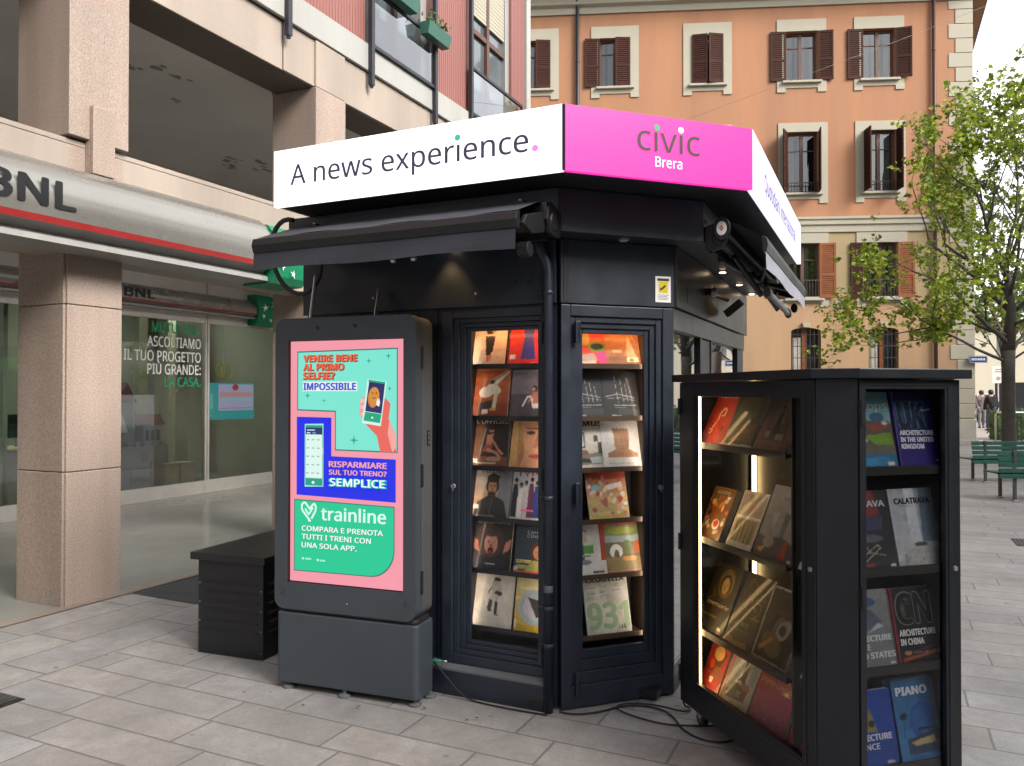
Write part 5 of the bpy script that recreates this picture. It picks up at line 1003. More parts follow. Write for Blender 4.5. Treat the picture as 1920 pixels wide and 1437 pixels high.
def bird_stars(mb, x, y0, z0, w_, h_):
    for cx, cz, r, rot in ((.30, .62, .20, 10), (.72, .78, .22, -12), (.22, .30, .13, 30), (.55, .16, .12, 60)):
        pts = []
        for i in range(10):
            a_ = R(90 + rot) + math.pi * i / 5; rr = r * ((1.0, .26, .75, .3, 1.05, .28, .6, .3, .9, .26)[i]); pts.append((x, y0 + w_ * (cx + rr * math.cos(a_)), z0 + h_ * (cz + rr * .9 * math.sin(a_))))
        mb.face(pts, 'white_paint')
sg = fascia_sign(0, 1, 2.63, 1, YA, 1.98, 'sign_fascia')
letters('lettering', sg, (.376, 0, 0), (0, 1, 0), (0, 0, 1), [('BNL', -.635, 2.868, .178, 'ink_black', .615, 'l', .045)], .006)
mb = MB(); gp_ = [(0.0, 3.19), (.20, 3.19), (.30, 3.165), (.362, 3.09), (.394, 2.995), (.400, 2.90), (.390, 2.79), (.375, 2.69), (.33, 2.625), (.0, 2.61)]
vs = [(p, y, q) for y in (1.985, 2.43) for p, q in gp_]; n = len(gp_); mb.raw(vs, [(i, i + 1, n + i + 1, n + i) for i in range(n - 1)], 'sign_green')
for y in (1.985, 2.43): mb.face([(p, y, q) for p, q in gp_], 'sign_green')
bird_stars(mb, .4025, 1.99, 2.66, .42, .42); mb.build('green_emblem', pb)
sg2 = fascia_sign(XW, .62, 2.835, .52, YA, 6.50, 'sign_fascia')
letters('lettering', sg2, (XW + .234, 0, 0), (0, 1, 0), (0, 0, 1), [('BNL', 3.93, 2.955, .125, 'ink_black', .50, 'l', .045)], .004)
mb = MB(); mb.box(XW, XW + .20, 6.50, 7.05, 2.74, 3.25, 'sign_green')
gp_ = [(.20, 3.25), (.25, 3.16), (.265, 3.04), (.262, 2.92), (.24, 2.80), (.20, 2.74)]; vs = [(XW + p, y, q) for y in (6.50, 7.05) for p, q in gp_]; n = 6; mb.raw(vs, [(i, i + 1, n + i + 1, n + i) for i in range(5)], 'sign_green')
for y in (6.50, 7.05): mb.face([(XW + p, y, q) for p, q in gp_], 'sign_green')
bird_stars(mb, XW + .267, 6.52, 2.76, .5, .45); mb.build('green_emblem', pb)

# shop front behind the columns
sf = MB(); mul = [-8.0, -5.8, -3.6, -1.4, .75, 3.0, 5.58, 7.95]
for y in mul: sf.box(XW - .05, XW + .03, y, y + .085, .0, 3.74, 'alu_frame'); sf.box(XW + .03, XW + .036, y + .03, y + .04, .2, 3.7, 'joint_dark')
for y0, y1 in zip(mul, mul[1:]):
    for z0, z1, d in ((0, .20, .025), (2.70, 2.86, .02), (3.14, 3.34, .02), (3.66, 3.74, .02)): sf.box(XW - .045, XW + d, y0 + .0855, y1 - .0005, z0, z1, 'alu_frame')
sfo = sf.build('shop_front', pb, bevel=.004)
for i, (y0, y1) in enumerate(zip(mul, mul[1:])):
    for z0, z1 in ((.20, 2.70), (3.34, 3.66)):
        mb = MB(); mb.face([(XW, y0 + .085, z0), (XW, y1, z0), (XW, y1, z1), (XW, y0 + .085, z1)], 'shop_glass'); mb.build('pane', sfo)
letters('lettering', sfo, (XW + .002, 0, 0), (0, 1, 0), (0, 0, 1), [
    ('MUTUI BNL.', 5.505, 2.500, .150, 'green_letter', .92, 'r', .03), ('ASCOLTIAMO', 5.505, 2.285, .150, 'white_paint', 1.0, 'r', .025), ('IL TUO PROGETTO', 5.505, 2.070, .150, 'white_paint', 1.40, 'r', .025),
    ('PI\u00d9 GRANDE:', 5.505, 1.875, .150, 'white_paint', 1.0, 'r', .025), ('LA CASA.', 5.505, 1.690, .140, 'green_letter', .69, 'r', .03)], .002)
# upper facade
uw = [(3.93, 5.36, 5.70, 9.0), (6.50, 7.95, 5.70, 9.0)]
mb = MB()
for y0, y1 in ((YA, 2.4), (2.4, 3.93), (5.36, 6.50), (7.95, 8.46)):
    mb.box(-.3, .0, y0, y1, 5.685, 14, 'red_panel')
    if y1 > 2.5:
        k = int((y1 - y0) / .052)
        for i in range(k): yy = y0 + (i + .5) * (y1 - y0) / k; mb.box(.0, .005, yy - .016, yy + .016, 5.69, 13.9, 'red_panel')
mb.box(-.3, .05, 8.46, YB, 5.685, 14, 'stone_white'); mb.box(-12, -.3, YB - .3, YB - .002, 5.0, 14, 'stone_white')
for y0, y1, _, _ in uw: mb.box(-.3, 0, y0, y1, 9.0, 14, 'red_panel')
mb.box(-12, 0.1, YA, YB, 14, 14.2, 'stone_white'); mb.build('upper_wall', pb)
for y0, y1, z0, z1 in uw:
    mb = MB(); w_ = y1 - y0
    mb.box(-.16, -.04, y0, y0 + .11, z0, z1, 'alu_light'); mb.box(-.16, -.04, y1 - .14, y1, z0, z1, 'alu_light'); mb.box(-.15, -.05, (y0 + y1) / 2 - .04, (y0 + y1) / 2 + .04, z0, z1, 'win_wood'); mb.box(-.15, -.06, y0 + .11, y1 - .14, 7.02, 7.10, 'win_wood')
    wf = mb.build('window', pb, bevel=.004)
    mb = MB(); mb.face([(-.11, y0 + .11, z0), (-.11, y1 - .14, z0), (-.11, y1 - .14, 7.6), (-.11, y0 + .11, 7.6)], 'pane_grey'); mb.build('pane', wf)
    mb = MB(); mb.box(-.10, -.07, y0 + .11, y1 - .14, 7.3 if y0 > 5 else 8.2, 9, 'trim_cream'); [mb.box(-.07, -.064, y0 + .11, y1 - .14, 7.3 + i * .06, 7.345 + i * .06, 'trim_cream') for i in range(26) if y0 > 5]; mb.build('roller_shutter', wf)
for y0, y1 in ((3.95, 5.38), (6.42, 8.2)):
    mb = MB(); mb.box(.06, .10, y0, y1, 6.33, 6.37, 'pipe_dark'); mb.box(.06, .10, y0, y1, 5.66, 5.70, 'pipe_dark'); mb.box(.065, .095, y0, y0 + .03, 5.70, 6.33, 'pipe_dark'); mb.box(.065, .095, y1 - .03, y1, 5.70, 6.33, 'pipe_dark')
    bl = mb.build('balcony_rail', pb); mb = MB(); mb.face([(.08, y0, 5.70), (.08, y1, 5.70), (.08, y1, 6.33), (.08, y0, 6.33)], 'balcony_glass'); mb.build('pane', bl)
for y in (2.50, 3.93, 5.38, 6.40): mb = MB(); mb.box(.06, .115, y - .03, y + .03, 5.20 if y < 6 else 5.6, 9.0, 'pipe_dark'); mb.lathe([(.02, 5.17), (.028, 5.20)], 'pipe_dark', (.088, y, 0), 10); mb.build('facade_post', pb)
for i, (y, z) in enumerate(((4.15, 6.35), (4.95, 6.22))):
    mb = MB(); mb.prism([(.12, 0), (.24, 0), (.27, .16), (.11, .16)], lambda p, q, d: (p, d, q + z), y, y + .55, 'planter_green'); rnd = random.Random(i)
    for q in range(90):
        c_ = Vector((.19 + rnd.uniform(-.1, .1), y + rnd.uniform(0, .55), z + .16 + rnd.uniform(0, .16))); d1 = Vector((rnd.uniform(-1, 1), rnd.uniform(-1, 1), rnd.uniform(-1, 1))).normalized() * .035; d2 = d1.orthogonal().normalized() * .015
        mb.face([c_ - d1, c_ + d2, c_ + d1, c_ - d2], 'hedge_green')
    o = mb.build('flower_box', loc=SL(-4.01, 0), rz=SROT); tag(o, ['green flower box hanging on the balcony rail, higher one by the cut edge', 'green flower box at the far end of the balcony rail'][i], 'flower box', 'flower boxes on the balcony')

# things inside the shop
def SX(x, y, z=0): return SL(-4.01 + x, y, z)
tc_ = thing('toy_castle', 'grey toy castle with arched gates and a dark red roof in the shop window', 'toy', SX(-4.70, 4.75), SROT)
mb = MB(); mb.wall(-.55, .35, .05, .78, [(-.48, -.30, .05, .42), (-.18, .06, .05, .55), (.16, .30, .05, .34)], 0, .06, 'toy_grey'); o = mb.build('front_wall', tc_, rz=R(90), loc=(.06, .1, 0))
mb = MB(); mb.box(-.30, -.001, -.45, .43, .05, .76, 'toy_grey'); mb.box(-.28, .02, .02, .36, .78, 1.10, 'toy_grey'); mb.box(-.30, -.02, -.40, -.10, .78, 1.45, 'toy_grey')
for i in range(6): mb.box(.03, .058, -.44 + i * .15, -.36 + i * .15, .781, .85, 'toy_grey')
for y in (.06, .16, .26): mb.box(.02, .024, y, y + .06, .86, 1.02, 'ink_black')
mb.box(.0605, .064, -.04, .06, .56, .70, 'toy_red'); mb.build('tower', tc_)
mb = MB(); mb.prism([(-.02, 1.10), (.40, 1.10), (.30, 1.26), (.08, 1.26)], lambda p, q, d: (d, p, q), -.31, .05, 'toy_red'); mb.prism([(-.42, 1.45), (-.08, 1.45), (-.25, 1.75)], lambda p, q, d: (d, p, q), -.32, .0, 'toy_red'); mb.build('roof', tc_)
for i, y in enumerate((4.93, 5.24)):
    mb = MB(); mb.box(-.14, .14, 0, .27, .05, .50, 'cream_box'); o = mb.build('display_cube', loc=SX(-4.55, y), rz=SROT, bevel=.006)
    tag(o, ['cream display cube next to the toy castle', 'cream display cube nearer the window mullion'][i], 'display cube', 'cream cubes in the shop window')
tv = thing('wall_screen', 'lit teal and lilac screen hanging inside the shop window', 'screen', SX(-4.60, 5.95, 1.14), SROT)
mb = MB(); mb.box(-.05, 0, 0, 1.06, 0, .62, 'black_plastic'); mb.build('case', tv, bevel=.004)
a = Art(1.06, .62, (.0005, 0, 0), (0, 1, 0), (0, 0, 1), .0008)
a.R(0, 0, 1, 1, '2FB0B4'); a.R(.22, .24, .98, .96, 'C9BFEA'); a.R(.24, .62, .96, .74, 'E8A0A8'); a.R(.24, .50, .96, .60, 'B4D0E4'); a.E(.58, .88, .07, .09, 'C8323C'); a.R(.24, .30, .96, .315, '7E74B0'); a.R(.05, .3, .10, .7, '7AD8D4')
for x in (.06, .3, .5, .8): a.star(x, .12, .025, 'C0F0E4')
a.build('picture', tv, 'tv_print')
lp = MB(); lp.tube([(0, 0, 3.4), (0, 0, 1.30)], .004, 'white_paint', 6); lp.lathe([(.03, 1.30), (.06, 1.22), (.12, 1.02), (.118, 1.0)], 'white_paint', (0, 0, 0), 18)
tag(lp.build('pendant_lamp', loc=SX(-4.75, 4.40), rz=SROT, smooth=True), 'white cone pendant lamp hanging above the toy castle', 'lamp')
mb = MB()
for (y, z, r_) in ((6.32, 1.98, .10), (6.47, 1.95, .12)):
    pts = [(0, y + r_ * math.cos(R(i * 20)), z + r_ * math.sin(R(i * 20))) for i in range(19)]; mb.tube(pts, .014, 'sticker_yellow', 6)
mb.tube([(0, 6.40, 2.07), (0, 6.40, 3.4)], .004, 'white_paint', 6)
tag(mb.build('ring_pendant', loc=SX(-4.7, 0), rz=SROT), 'pair of yellow rings hanging above the shop screen', 'ornament')

for i, (y, z0_, lab) in enumerate(((4.55, 1.05, 'thin pale cord hanging in the shop window left of the slogan'), (5.22, 1.55, 'thin pale cord with small beads hanging below the slogan'), (5.34, 1.60, 'second thin cord right beside the beaded one in the window'))):
    mb = MB(); mb.tube([(0, 0, 3.38), (0, 0, z0_)], .006, 'curtain', 6)
    for q in range(3 if i == 1 else 1): mb.lathe([(.004, z0_ + q * .09), (.018, z0_ + .02 + q * .09), (.004, z0_ + .04 + q * .09)], 'white_paint', (0, 0, 0), 8)
    tag(mb.build('hanging_cord', loc=SX(-4.62, y), rz=SROT), lab, 'cord', 'cords hanging in the shop window')
dk = thing('office_desk', 'pale desk with a dark monitor deep inside the shop', 'desk', SX(-6.6, 4.2), SROT)
mb = MB(); mb.box(-.35, .35, -.7, .7, .72, .76, 'cream_box'); mb.build('desk_top', dk, bevel=.004); mb = MB(); mb.box(.30, .33, -.66, .66, .06, .72, 'alu_light'); mb.box(-.3, .3, -.68, -.65, .06, .72, 'alu_light'); mb.box(-.3, .3, .65, .68, .06, .72, 'alu_light'); mb.build('frame', dk)
mb = MB(); mb.box(-.05, -.02, -.3, .3, .90, 1.26, 'black_plastic'); mb.box(-.10, .06, -.1, .1, .761, .775, 'black_plastic'); mb.box(-.05, -.03, -.03, .03, .775, .90, 'black_plastic'); mb.build('monitor', dk)

# ================================================================== ORANGE BUILDING
OR_ = R(-4.7); OO = Vector((14.0, 23.9, 0))
ob = thing('orange_building', 'orange plastered palazzo with brown louvred shutters and cream corner stones', 'building', OO, OR_)
def zone(z): return 'plinth_stone' if z < .8 else ('plaster_peach' if z < 4.58 else ('plaster_ochre' if z < 6.53 else 'plaster_orange'))
zone.breaks = [.8, 4.58, 6.53]
WIN = []
for c in (-16.2, -13.3, -10.79, -7.92, -5.06, -2.74): WIN.append((c, 1.49, 10.885, 13.145, .95, 11.225, 12.78))
for c in (-16.2, -13.3, -10.79, -7.92, -5.03, -2.72): WIN.append((c, 1.49, 7.43, 9.93, .92, 7.755, 9.65))
for c in (-10.79, -7.92, -5.02, -2.69): WIN.append((c, 1.50, 4.22, 6.525, .95, 4.49, 6.20))
GR_ = [(-10.7, .90), (-7.8, .90), (-4.955, .90), (-2.645, .88)]
mb = MB(); holes = [(c - w_ / 2, c + w_ / 2, z0, z1) for c, _, _, _, w_, z0, z1 in WIN] + [(c - w_ / 2, c + w_ / 2, 1.45, 3.60) for c, w_ in GR_]
mb.wall(-26, 0, 0, 13.56, holes, 0, .30, zone)
for z0, z1 in ((0, .8), (.8, 4.58), (4.58, 6.53), (6.53, 13.56)): mb.face([(0, 0, z0), (5.47, 15, z0), (5.47, 15, z1), (0, 0, z1)], zone((z0 + z1) / 2))
mb.face([(-26, 15, 0), (5.47, 15, 0), (5.47, 15, 13.56), (-26, 15, 13.56)], 'plaster_orange'); mb.face([(-26, .42, 0), (-.1, .42, 0), (-.1, .42, 13.5), (-26, .42, 13.5)], 'ink_black'); mb.build('wall', ob)
mb = MB(); mb.prism([(0, 13.56), (-.06, 13.56), (-.08, 13.75), (-.22, 13.80), (-.26, 14.0), (-.40, 14.06), (-.44, 14.22), (0, 14.22)], lambda p, q, d: (d, p, q), -26, .06, 'trim_cream'); mb.build('cornice', ob)
mb = MB(); mb.prism([(-26.2, -.8), (.30, -.8), (5.8, 15.3), (-26.2, 15.3)], lambda p, q, d: (p, q, d), 14.225, 14.34, 'roof_brown'); mb.prism([(-26.2, -.8, ), (.30, -.8), (5.8, 15.3), (-26.2, 15.3)], lambda p, q, d: (-10 + (p + 10) * (1 - (d - 14.34) * .2), 7 + (q - 7) * (1 - (d - 14.34) * .3), d), 14.34, 16.6, 'roof_brown')
mb.prism([(.065, -.02), (.42, -.05), (.42 + 5.47, 14.95), (5.50, 14.95)], lambda p, q, d: (p, q, d), 13.63, 13.74, 'eave_tan'); mb.prism([(.07, .2), (.36, .2), (.36 + 5.40, 14.9), (5.50, 14.9)], lambda p, q, d: (p, q, d), 13.74, 14.22, 'roof_brown')
mb.tube([(.44, -.06, 13.70), (.44 + 5.47, 14.95, 13.70)], .055, 'pipe_brown', 8); mb.build('roof', ob)
mb = MB(); mb.prism([(-.003, 6.53), (-.05, 6.53), (-.05, 6.72), (-.10, 6.76), (-.10, 6.88), (-.14, 6.92), (-.14, 6.99), (-.003, 6.99)], lambda p, q, d: (d, p, q), -26, -.72, 'trim_cream'); mb.build('string_course', ob)
mb = MB(); z = .82; i = 0
while z < 13.5:
    h_ = .445; w_ = .70 if i % 2 == 0 else .50
    mb.box(-w_, .022, -.022, .05, z, min(z + h_ - .012, 13.55), 'trim_cream'); z += h_; i += 1
mb.build('quoins', ob, bevel=.012, seg=1)
mb = MB(); mb.box(-26, .035, -.035, -.001, .0, .78, 'plinth_stone'); mb.box(-26, .09, -.09, -.0355, 0, .16, 'plinth_stone'); mb.build('plinth', ob, bevel=.01, seg=1)
def shutter(parent, hx_, z0, z1, w_, sgn, ang, m):
    """leaf hinged at hx_, sgn=+1 spreads to +x when closed from the left jamb; ang 0 closed .. 178 folded on the wall"""
    mb = MB(); t_ = .035
    T = Matrix.Translation((hx_, -.04, 0)) @ Matrix.Rotation(-R(ang) * sgn, 4, 'Z') @ Matrix.Diagonal((sgn, 1, 1, 1))
    f = .06; mb.box(0, f, -t_, 0, z0, z1, m, T); mb.box(w_ - f, w_, -t_, 0, z0, z1, m, T); zm = z0 + (z1 - z0) * .40
    for za, zb in ((z0, z0 + .09), (zm, zm + .07), (z1 - .07, z1)): mb.box(f, w_ - f, -t_, 0, za, zb, m, T)
    for za, zb in ((z0 + .09, zm), (zm + .07, z1 - .07)):
        k = int((zb - za) / .062)
        for i in range(k):
            zz = za + (i + .5) * (zb - za) / k; vs = [T @ Vector(p) for p in ((f, -t_ + .002, zz - .026), (w_ - f, -t_ + .002, zz - .026), (w_ - f, -.006, zz + .022), (f, -.006, zz + .022))]
            mb.raw(vs + [v + Vector((0, 0, .008)) for v in vs], [(0, 1, 2, 3), (7, 6, 5, 4), (0, 4, 5, 1), (2, 6, 7, 3)], m)
    mb.box(f, w_ - f, -t_ * .55, -t_ * .45, z0 + .05, z1 - .05, m, T); mb.build('shutter', parent)
ANG = {(-13.3, 10.885): (170, 8), (-10.79, 10.885): (176, 6), (-7.92, 10.885): (9, 14), (-5.06, 10.885): (177, 175), (-2.74, 10.885): (177, 168), (-5.03, 7.43): (118, 80), (-2.72, 7.43): (86, 92), (-5.02, 4.22): (174, 170), (-2.69, 4.22): (176, 172)}
rnd = random.Random(21)
for c, sw, sz0_, sz1_, w_, z0, z1 in WIN:
    x0, x1 = c - w_ / 2, c + w_ / 2; mb = MB(); y = .16
    mb.box(x0, x0 + .07, y, y + .07, z0, z1, 'win_wood'); mb.box(x1 - .07, x1, y, y + .07, z0, z1, 'win_wood'); mb.box(x0 + .07, x1 - .07, y, y + .07, z1 - .07, z1, 'win_wood'); mb.box(x0 + .07, x1 - .07, y, y + .07, z0, z0 + .09, 'win_wood')
    mb.box(c - .05, c + .05, y - .01, y + .06, z0 + .09, z1 - .07, 'win_wood'); zb = z0 + (z1 - z0) * .70; mb.box(x0 + .07, c - .05, y + .01, y + .05, zb, zb + .035, 'win_wood'); mb.box(c + .05, x1 - .07, y + .01, y + .05, zb, zb + .035, 'win_wood')
    wn_ = mb.build('window', ob)
    for a_, b_ in ((x0 + .07, c - .05), (c + .05, x1 - .07)):
        mb = MB(); tl_ = rnd.uniform(-.012, .012); mb.face([(a_, y + .035 + tl_, z0 + .09), (b_, y + .035 - tl_, z0 + .09), (b_, y + .035 - tl_ + rnd.uniform(-.01, .01), z1 - .07), (a_, y + .035 + tl_, z1 - .07)], 'balcony_glass'); mb.build('pane', wn_)
    mb = MB(); n_ = 9
    for i in range(n_):
        xa, xb = x0 + .08 + (w_ - .16) * i / n_, x0 + .08 + (w_ - .16) * (i + 1) / n_
        if rnd.random() < .62: mb.face([(xa, y + .10 + .02 * (i % 2), z0 + .09), (xb, y + .10 + .02 * ((i + 1) % 2), z0 + .09), (xb, y + .10 + .02 * ((i + 1) % 2), z1 - .08), (xa, y + .10 + .02 * (i % 2), z1 - .08)], 'curtain')
    mb.build('curtain', wn_)
    mb = MB(); s0, s1 = c - sw / 2, c + sw / 2; yo = -.03
    mb.box(s0, x0, yo, -.001, sz0_ + .32, sz1_, 'trim_cream'); mb.box(x1, s1, yo, -.001, sz0_ + .32, sz1_, 'trim_cream'); mb.box(x0, x1, yo, -.001, z1, sz1_, 'trim_cream'); mb.box(s0, s1, yo, -.001, sz0_ + .13, sz0_ + .32, 'trim_cream')
    if z0 > sz0_ + .32: mb.box(x0, x1, yo, -.001, sz0_ + .32, z0, 'trim_cream')
    mb.box(s0, s0 + .26, yo - .004, -.001, sz0_, sz0_ + .13, 'trim_cream'); mb.box(s1 - .26, s1, yo - .004, -.001, sz0_, sz0_ + .13, 'trim_cream'); mb.build('window_surround', wn_)
    mb = MB(); mb.box(x0 - .12, x1 + .12, -.13, .15, z0 - .075, z0 - .002, 'trim_cream'); mb.build('sill', wn_, bevel=.01, seg=1)
    if (c, sz0_) in ANG:
        aL, aR = ANG[(c, sz0_)]; warm = sz0_ < 5
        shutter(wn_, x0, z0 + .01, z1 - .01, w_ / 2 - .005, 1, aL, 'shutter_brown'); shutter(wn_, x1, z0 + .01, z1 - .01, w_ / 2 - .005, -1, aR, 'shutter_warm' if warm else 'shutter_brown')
    if sz0_ < 8:
        mb = MB(); zt = z0 + (.55 if sz0_ < 5 else .30)
        mb.box(x0, x1, -.02, .0, zt, zt + .03, 'iron')
        for i in range(11): xx = x0 + .03 + i * (w_ - .06) / 10; mb.box(xx - .008, xx + .008, -.018, -.002, z0, zt, 'iron')
        mb.build('railing', wn_)
for c, w_ in GR_:
    x0, x1, z0, z1 = c - w_ / 2, c + w_ / 2, 1.45, 3.60; mb = MB()
    mb.box(x0, x1, .24, .28, z0, z1, 'pane_dark'); mb.box(c - .07, c + .07, .19, .24, z0, z1, 'shutter_warm'); mb.box(x0, x0 + .06, .19, .24, z0, z1, 'win_wood'); mb.box(x1 - .06, x1, .19, .24, z0, z1, 'win_wood'); mb.box(x0 + .1, c - .1, .225, .238, z0, z1 - .3, 'curtain')
    arch = [(x0, z1 - .12)] + [(c + (w_ / 2) * math.cos(R(180 - i * 18)), z1 - .12 + .11 * math.sin(R(180 - i * 18))) for i in range(1, 10)] + [(x1, z1 - .12), (x1, z1 + .002), (x0, z1 + .002)]
    mb.prism(arch, lambda p, q, d: (p, d, q), -.002, .18, 'plaster_peach'); g_ = mb.build('window', ob)
    mb = MB()
    for i in range(7): xx = x0 + .07 + i * (w_ - .14) / 6; mb.tube([(xx, .03, z0), (xx, .03, z1 - .06)], .011, 'iron', 6)
    for i in range(6): zz = z0 + .12 + i * .36; mb.box(x0, x1, .018, .042, zz, zz + .022, 'iron')
    mb.build('grille', g_); mb = MB(); mb.prism([(c - .09, 3.60), (c + .09, 3.60), (c + .13, 3.74), (c - .13, 3.74)], lambda p, q, d: (p, d, q), -.10, -.001, 'trim_cream'); mb.build('keystone', g_)
for x, m, z1 in ((-1.15, 'pipe_brown', 13.7), (-11.96, 'pipe_dark', 13.7)):
    mb = MB(); mb.tube([(x, -.09, .2), (x, -.09, 6.5), (x, -.19, 6.6), (x, -.19, 7.0), (x, -.09, 7.1), (x, -.09, z1), (x - .05, -.3, 14.1)], .055, m, 10)
    for z in (2, 4.2, 8, 10, 12): mb.lathe([(.062, z), (.066, z + .01), (.066, z + .05), (.062, z + .06)], m, (x, -.09, 0), 10)
    mb.build('rain_pipe', ob, smooth=True)
mb = MB(); mb.lathe([(.16, 4.2), (.17, 4.21), (.15, 4.24)], 'iron', (0, 0, 0), 4); mb = MB(); mb.lathe([(.14, -.06), (.15, -.05), (.15, -.001)], 'plinth_stone', (-3.95, 0, 4.33), 18, 'Y'); mb.build('vent_cover', ob)
def OL(x, y, z=0): a_, b_ = rot2(x, y, OR_); return OO + Vector((a_, b_, z))
st = thing('street_name_sign', 'blue street name plate at the corner of the orange building', 'sign', OL(.06, -.12, 2.49), OR_)
mb = MB(); mb.box(-.26, .26, -.012, .012, 0, .21, 'blue_sign'); mb.box(-.25, .25, -.0135, -.012, .01, .20, 'white_paint'); mb.box(-.24, .24, -.015, -.0135, .02, .19, 'blue_sign'); mb.box(-.28, -.26, -.02, .13, .08, .13, 'zinc')
for i in range(9): mb.box(-.20 + i * .045, -.17 + i * .045, -.0165, -.015, .07, .14, 'white_paint')
mb.build('plate', st)

# ================================================================== TREES
def tree(name, label, base, H, fork, spread, seed, nleaf, cols, lsize, lean=(0, 0), r0=.16, group='street trees', dirs=None, zr=.35):
    rnd = random.Random(seed); root = thing(name, label, 'tree', base, 0, group); mb = MB(); tips = []
    top = Vector((lean[0] * fork, lean[1] * fork, fork))
    mb.tube([(0, 0, -.02), (.01, .0, .12), (top.x * .4, top.y * .4, fork * .4), (top.x * .8, top.y * .8, fork * .8), tuple(top)], [r0 * 1.35, r0 * 1.08, r0 * .95, r0 * .92, r0 * 1.0], 'bark', 14)
    def grow(p, d, ln, r, dep):
        pts = [p]; rs = [r]; n = 5
        for i in range(n):
            d = (d + Vector((rnd.uniform(-.22, .22), rnd.uniform(-.22, .22), rnd.uniform(-.10, .16))) * (.8 if dep < 2 else 1.2)).normalized(); p = p + d * (ln / n); pts.append(p); rs.append(r * (1 - .55 * (i + 1) / n))
        mb.tube(pts, rs, 'bark', 8 if dep == 0 else (6 if dep == 1 else 4), cap=dep < 2)
        if dep >= 2:
            for q in pts[1:]: tips.append((q, dep))
        if dep >= 3: return
        k = rnd.randint(3, 4) if dep < 2 else rnd.randint(2, 4)
        for j in range(k):
            q = pts[rnd.randint(2, n)] if j else pts[-1]; ax = d.orthogonal().normalized(); ax.rotate(Matrix.Rotation(rnd.uniform(0, 6.28), 3, d))
            nd = (d * rnd.uniform(.55, 1.0) + ax * rnd.uniform(.45, .95) + Vector((0, 0, .12))).normalized()
            grow(q, nd, ln * rnd.uniform(.52, .78), rs[-1] * rnd.uniform(.75, .95) if j == 0 else r * .42, dep + 1)
    mb.tube([tuple(top), (top.x + .06, top.y - .03, fork + zr * .4), (top.x - .02, top.y + .05, fork + zr * .95)], [r0, r0 * .72, r0 * .34], 'bark', 10)
    ds = dirs or [(math.cos(i * 2.399 + seed), math.sin(i * 2.399 + seed), rnd.uniform(.45, 1.3)) for i in range(6)] + [(.1, .05, 1.5)]
    for i, d in enumerate(ds):
        l = d[3] if len(d) > 3 else 1.0
        grow(top + Vector((0, 0, zr * (i / max(1, len(ds) - 1) - .12))), Vector(d[:3]).normalized(), spread * l * rnd.uniform(.85, 1.05), r0 * rnd.uniform(.26, .42), 0)
    mb.build('trunk', root, smooth=True)
    vs, fs, cs = [], [], []
    for nl in range(nleaf):
        if nl % 6 == 0: q, dep = rnd.choice(tips); q = q + Vector((rnd.gauss(0, .10), rnd.gauss(0, .10), rnd.gauss(-.02, .09))); tint = rnd.uniform(.7, 1.3)
        c = q + Vector((rnd.gauss(0, .045), rnd.gauss(0, .045), rnd.gauss(0, .04)))
        d = Vector((rnd.uniform(-1, 1), rnd.uniform(-1, 1), rnd.uniform(-.9, .4))).normalized(); s = d.orthogonal().normalized(); s.rotate(Matrix.Rotation(rnd.uniform(0, 6.28), 3, d)); l = lsize * rnd.uniform(.5, 1.35); w_ = l * rnd.uniform(.32, .5); u = d.cross(s) * l * .14
        i = len(vs); vs += [c, c + d * l * .45 + s * w_ + u, c + d * l, c + d * l * .45 - s * w_ + u, c + d * l * .45]
        fs += [(i, i + 1, i + 2, i + 4), (i, i + 4, i + 2, i + 3)]; col = rnd.choice(cols); f = rnd.uniform(.8, 1.2) * tint; cs += [tuple(x * f for x in col)] * 2
    me = bpy.data.meshes.new('crown'); me.from_pydata([tuple(v) for v in vs], [], fs); me.materials.append(M['leaf']); at = me.color_attributes.new('Col', 'FLOAT_COLOR', 'CORNER'); buf = []
    for c in cs: buf += [c[0], c[1], c[2], 1.0] * 4
    at.data.foreach_set('color', buf); o = bpy.data.objects.new('crown', me); C.objects.link(o); o.parent = root
    return root
SPR = [(.25, .34, .03), (.32, .40, .04), (.18, .27, .03), (.40, .43, .05), (.12, .19, .03)]
tree('street_tree', 'young leafy tree rising behind the green benches', (10.69, 17.0, 0), 8, 2.5, 1.9, 4, 14500, SPR, .10, r0=.138, zr=2.1, dirs=[(-1, -.1, .42, 1.15), (.9, .4, .5, 1.1), (-.9, -.5, .6, 1.2), (-.75, -.25, .18, .75), (.5, -.6, .3, .8), (.7, -.2, .9, 1.2), (-.8, .3, 1.1, 1.25), (.2, -.8, 1.2, 1.0), (-.3, .8, 1.3, 1.1), (-.6, -.5, 1.5, 1.2), (-.25, .2, 1.9, 1.15), (.5, -.1, 1.5, 1.2)])
DRK = [(.07, .12, .035), (.10, .15, .05), (.06, .10, .03), (.13, .18, .06)]
tree('street_tree', 'taller thin tree standing against the sky behind the first one', (17.0, 27.0, 0), 13, 3.2, 4.0, 11, 11000, DRK, .14, r0=.2, dirs=[(-.7, .1, 1.1, 1.2), (.1, .2, 1.7, 1.3), (-.3, -.5, 1.5, 1.3), (.7, -.2, .9, 1.1), (.3, .6, 1.2, 1.1), (-.9, .4, .6, .9)])
tree('street_tree', 'pale spring tree farther down the street at the picture edge', (27.5, 44.0, 0), 12, 3.0, 3.8, 23, 7000, DRK, .2, r0=.2)

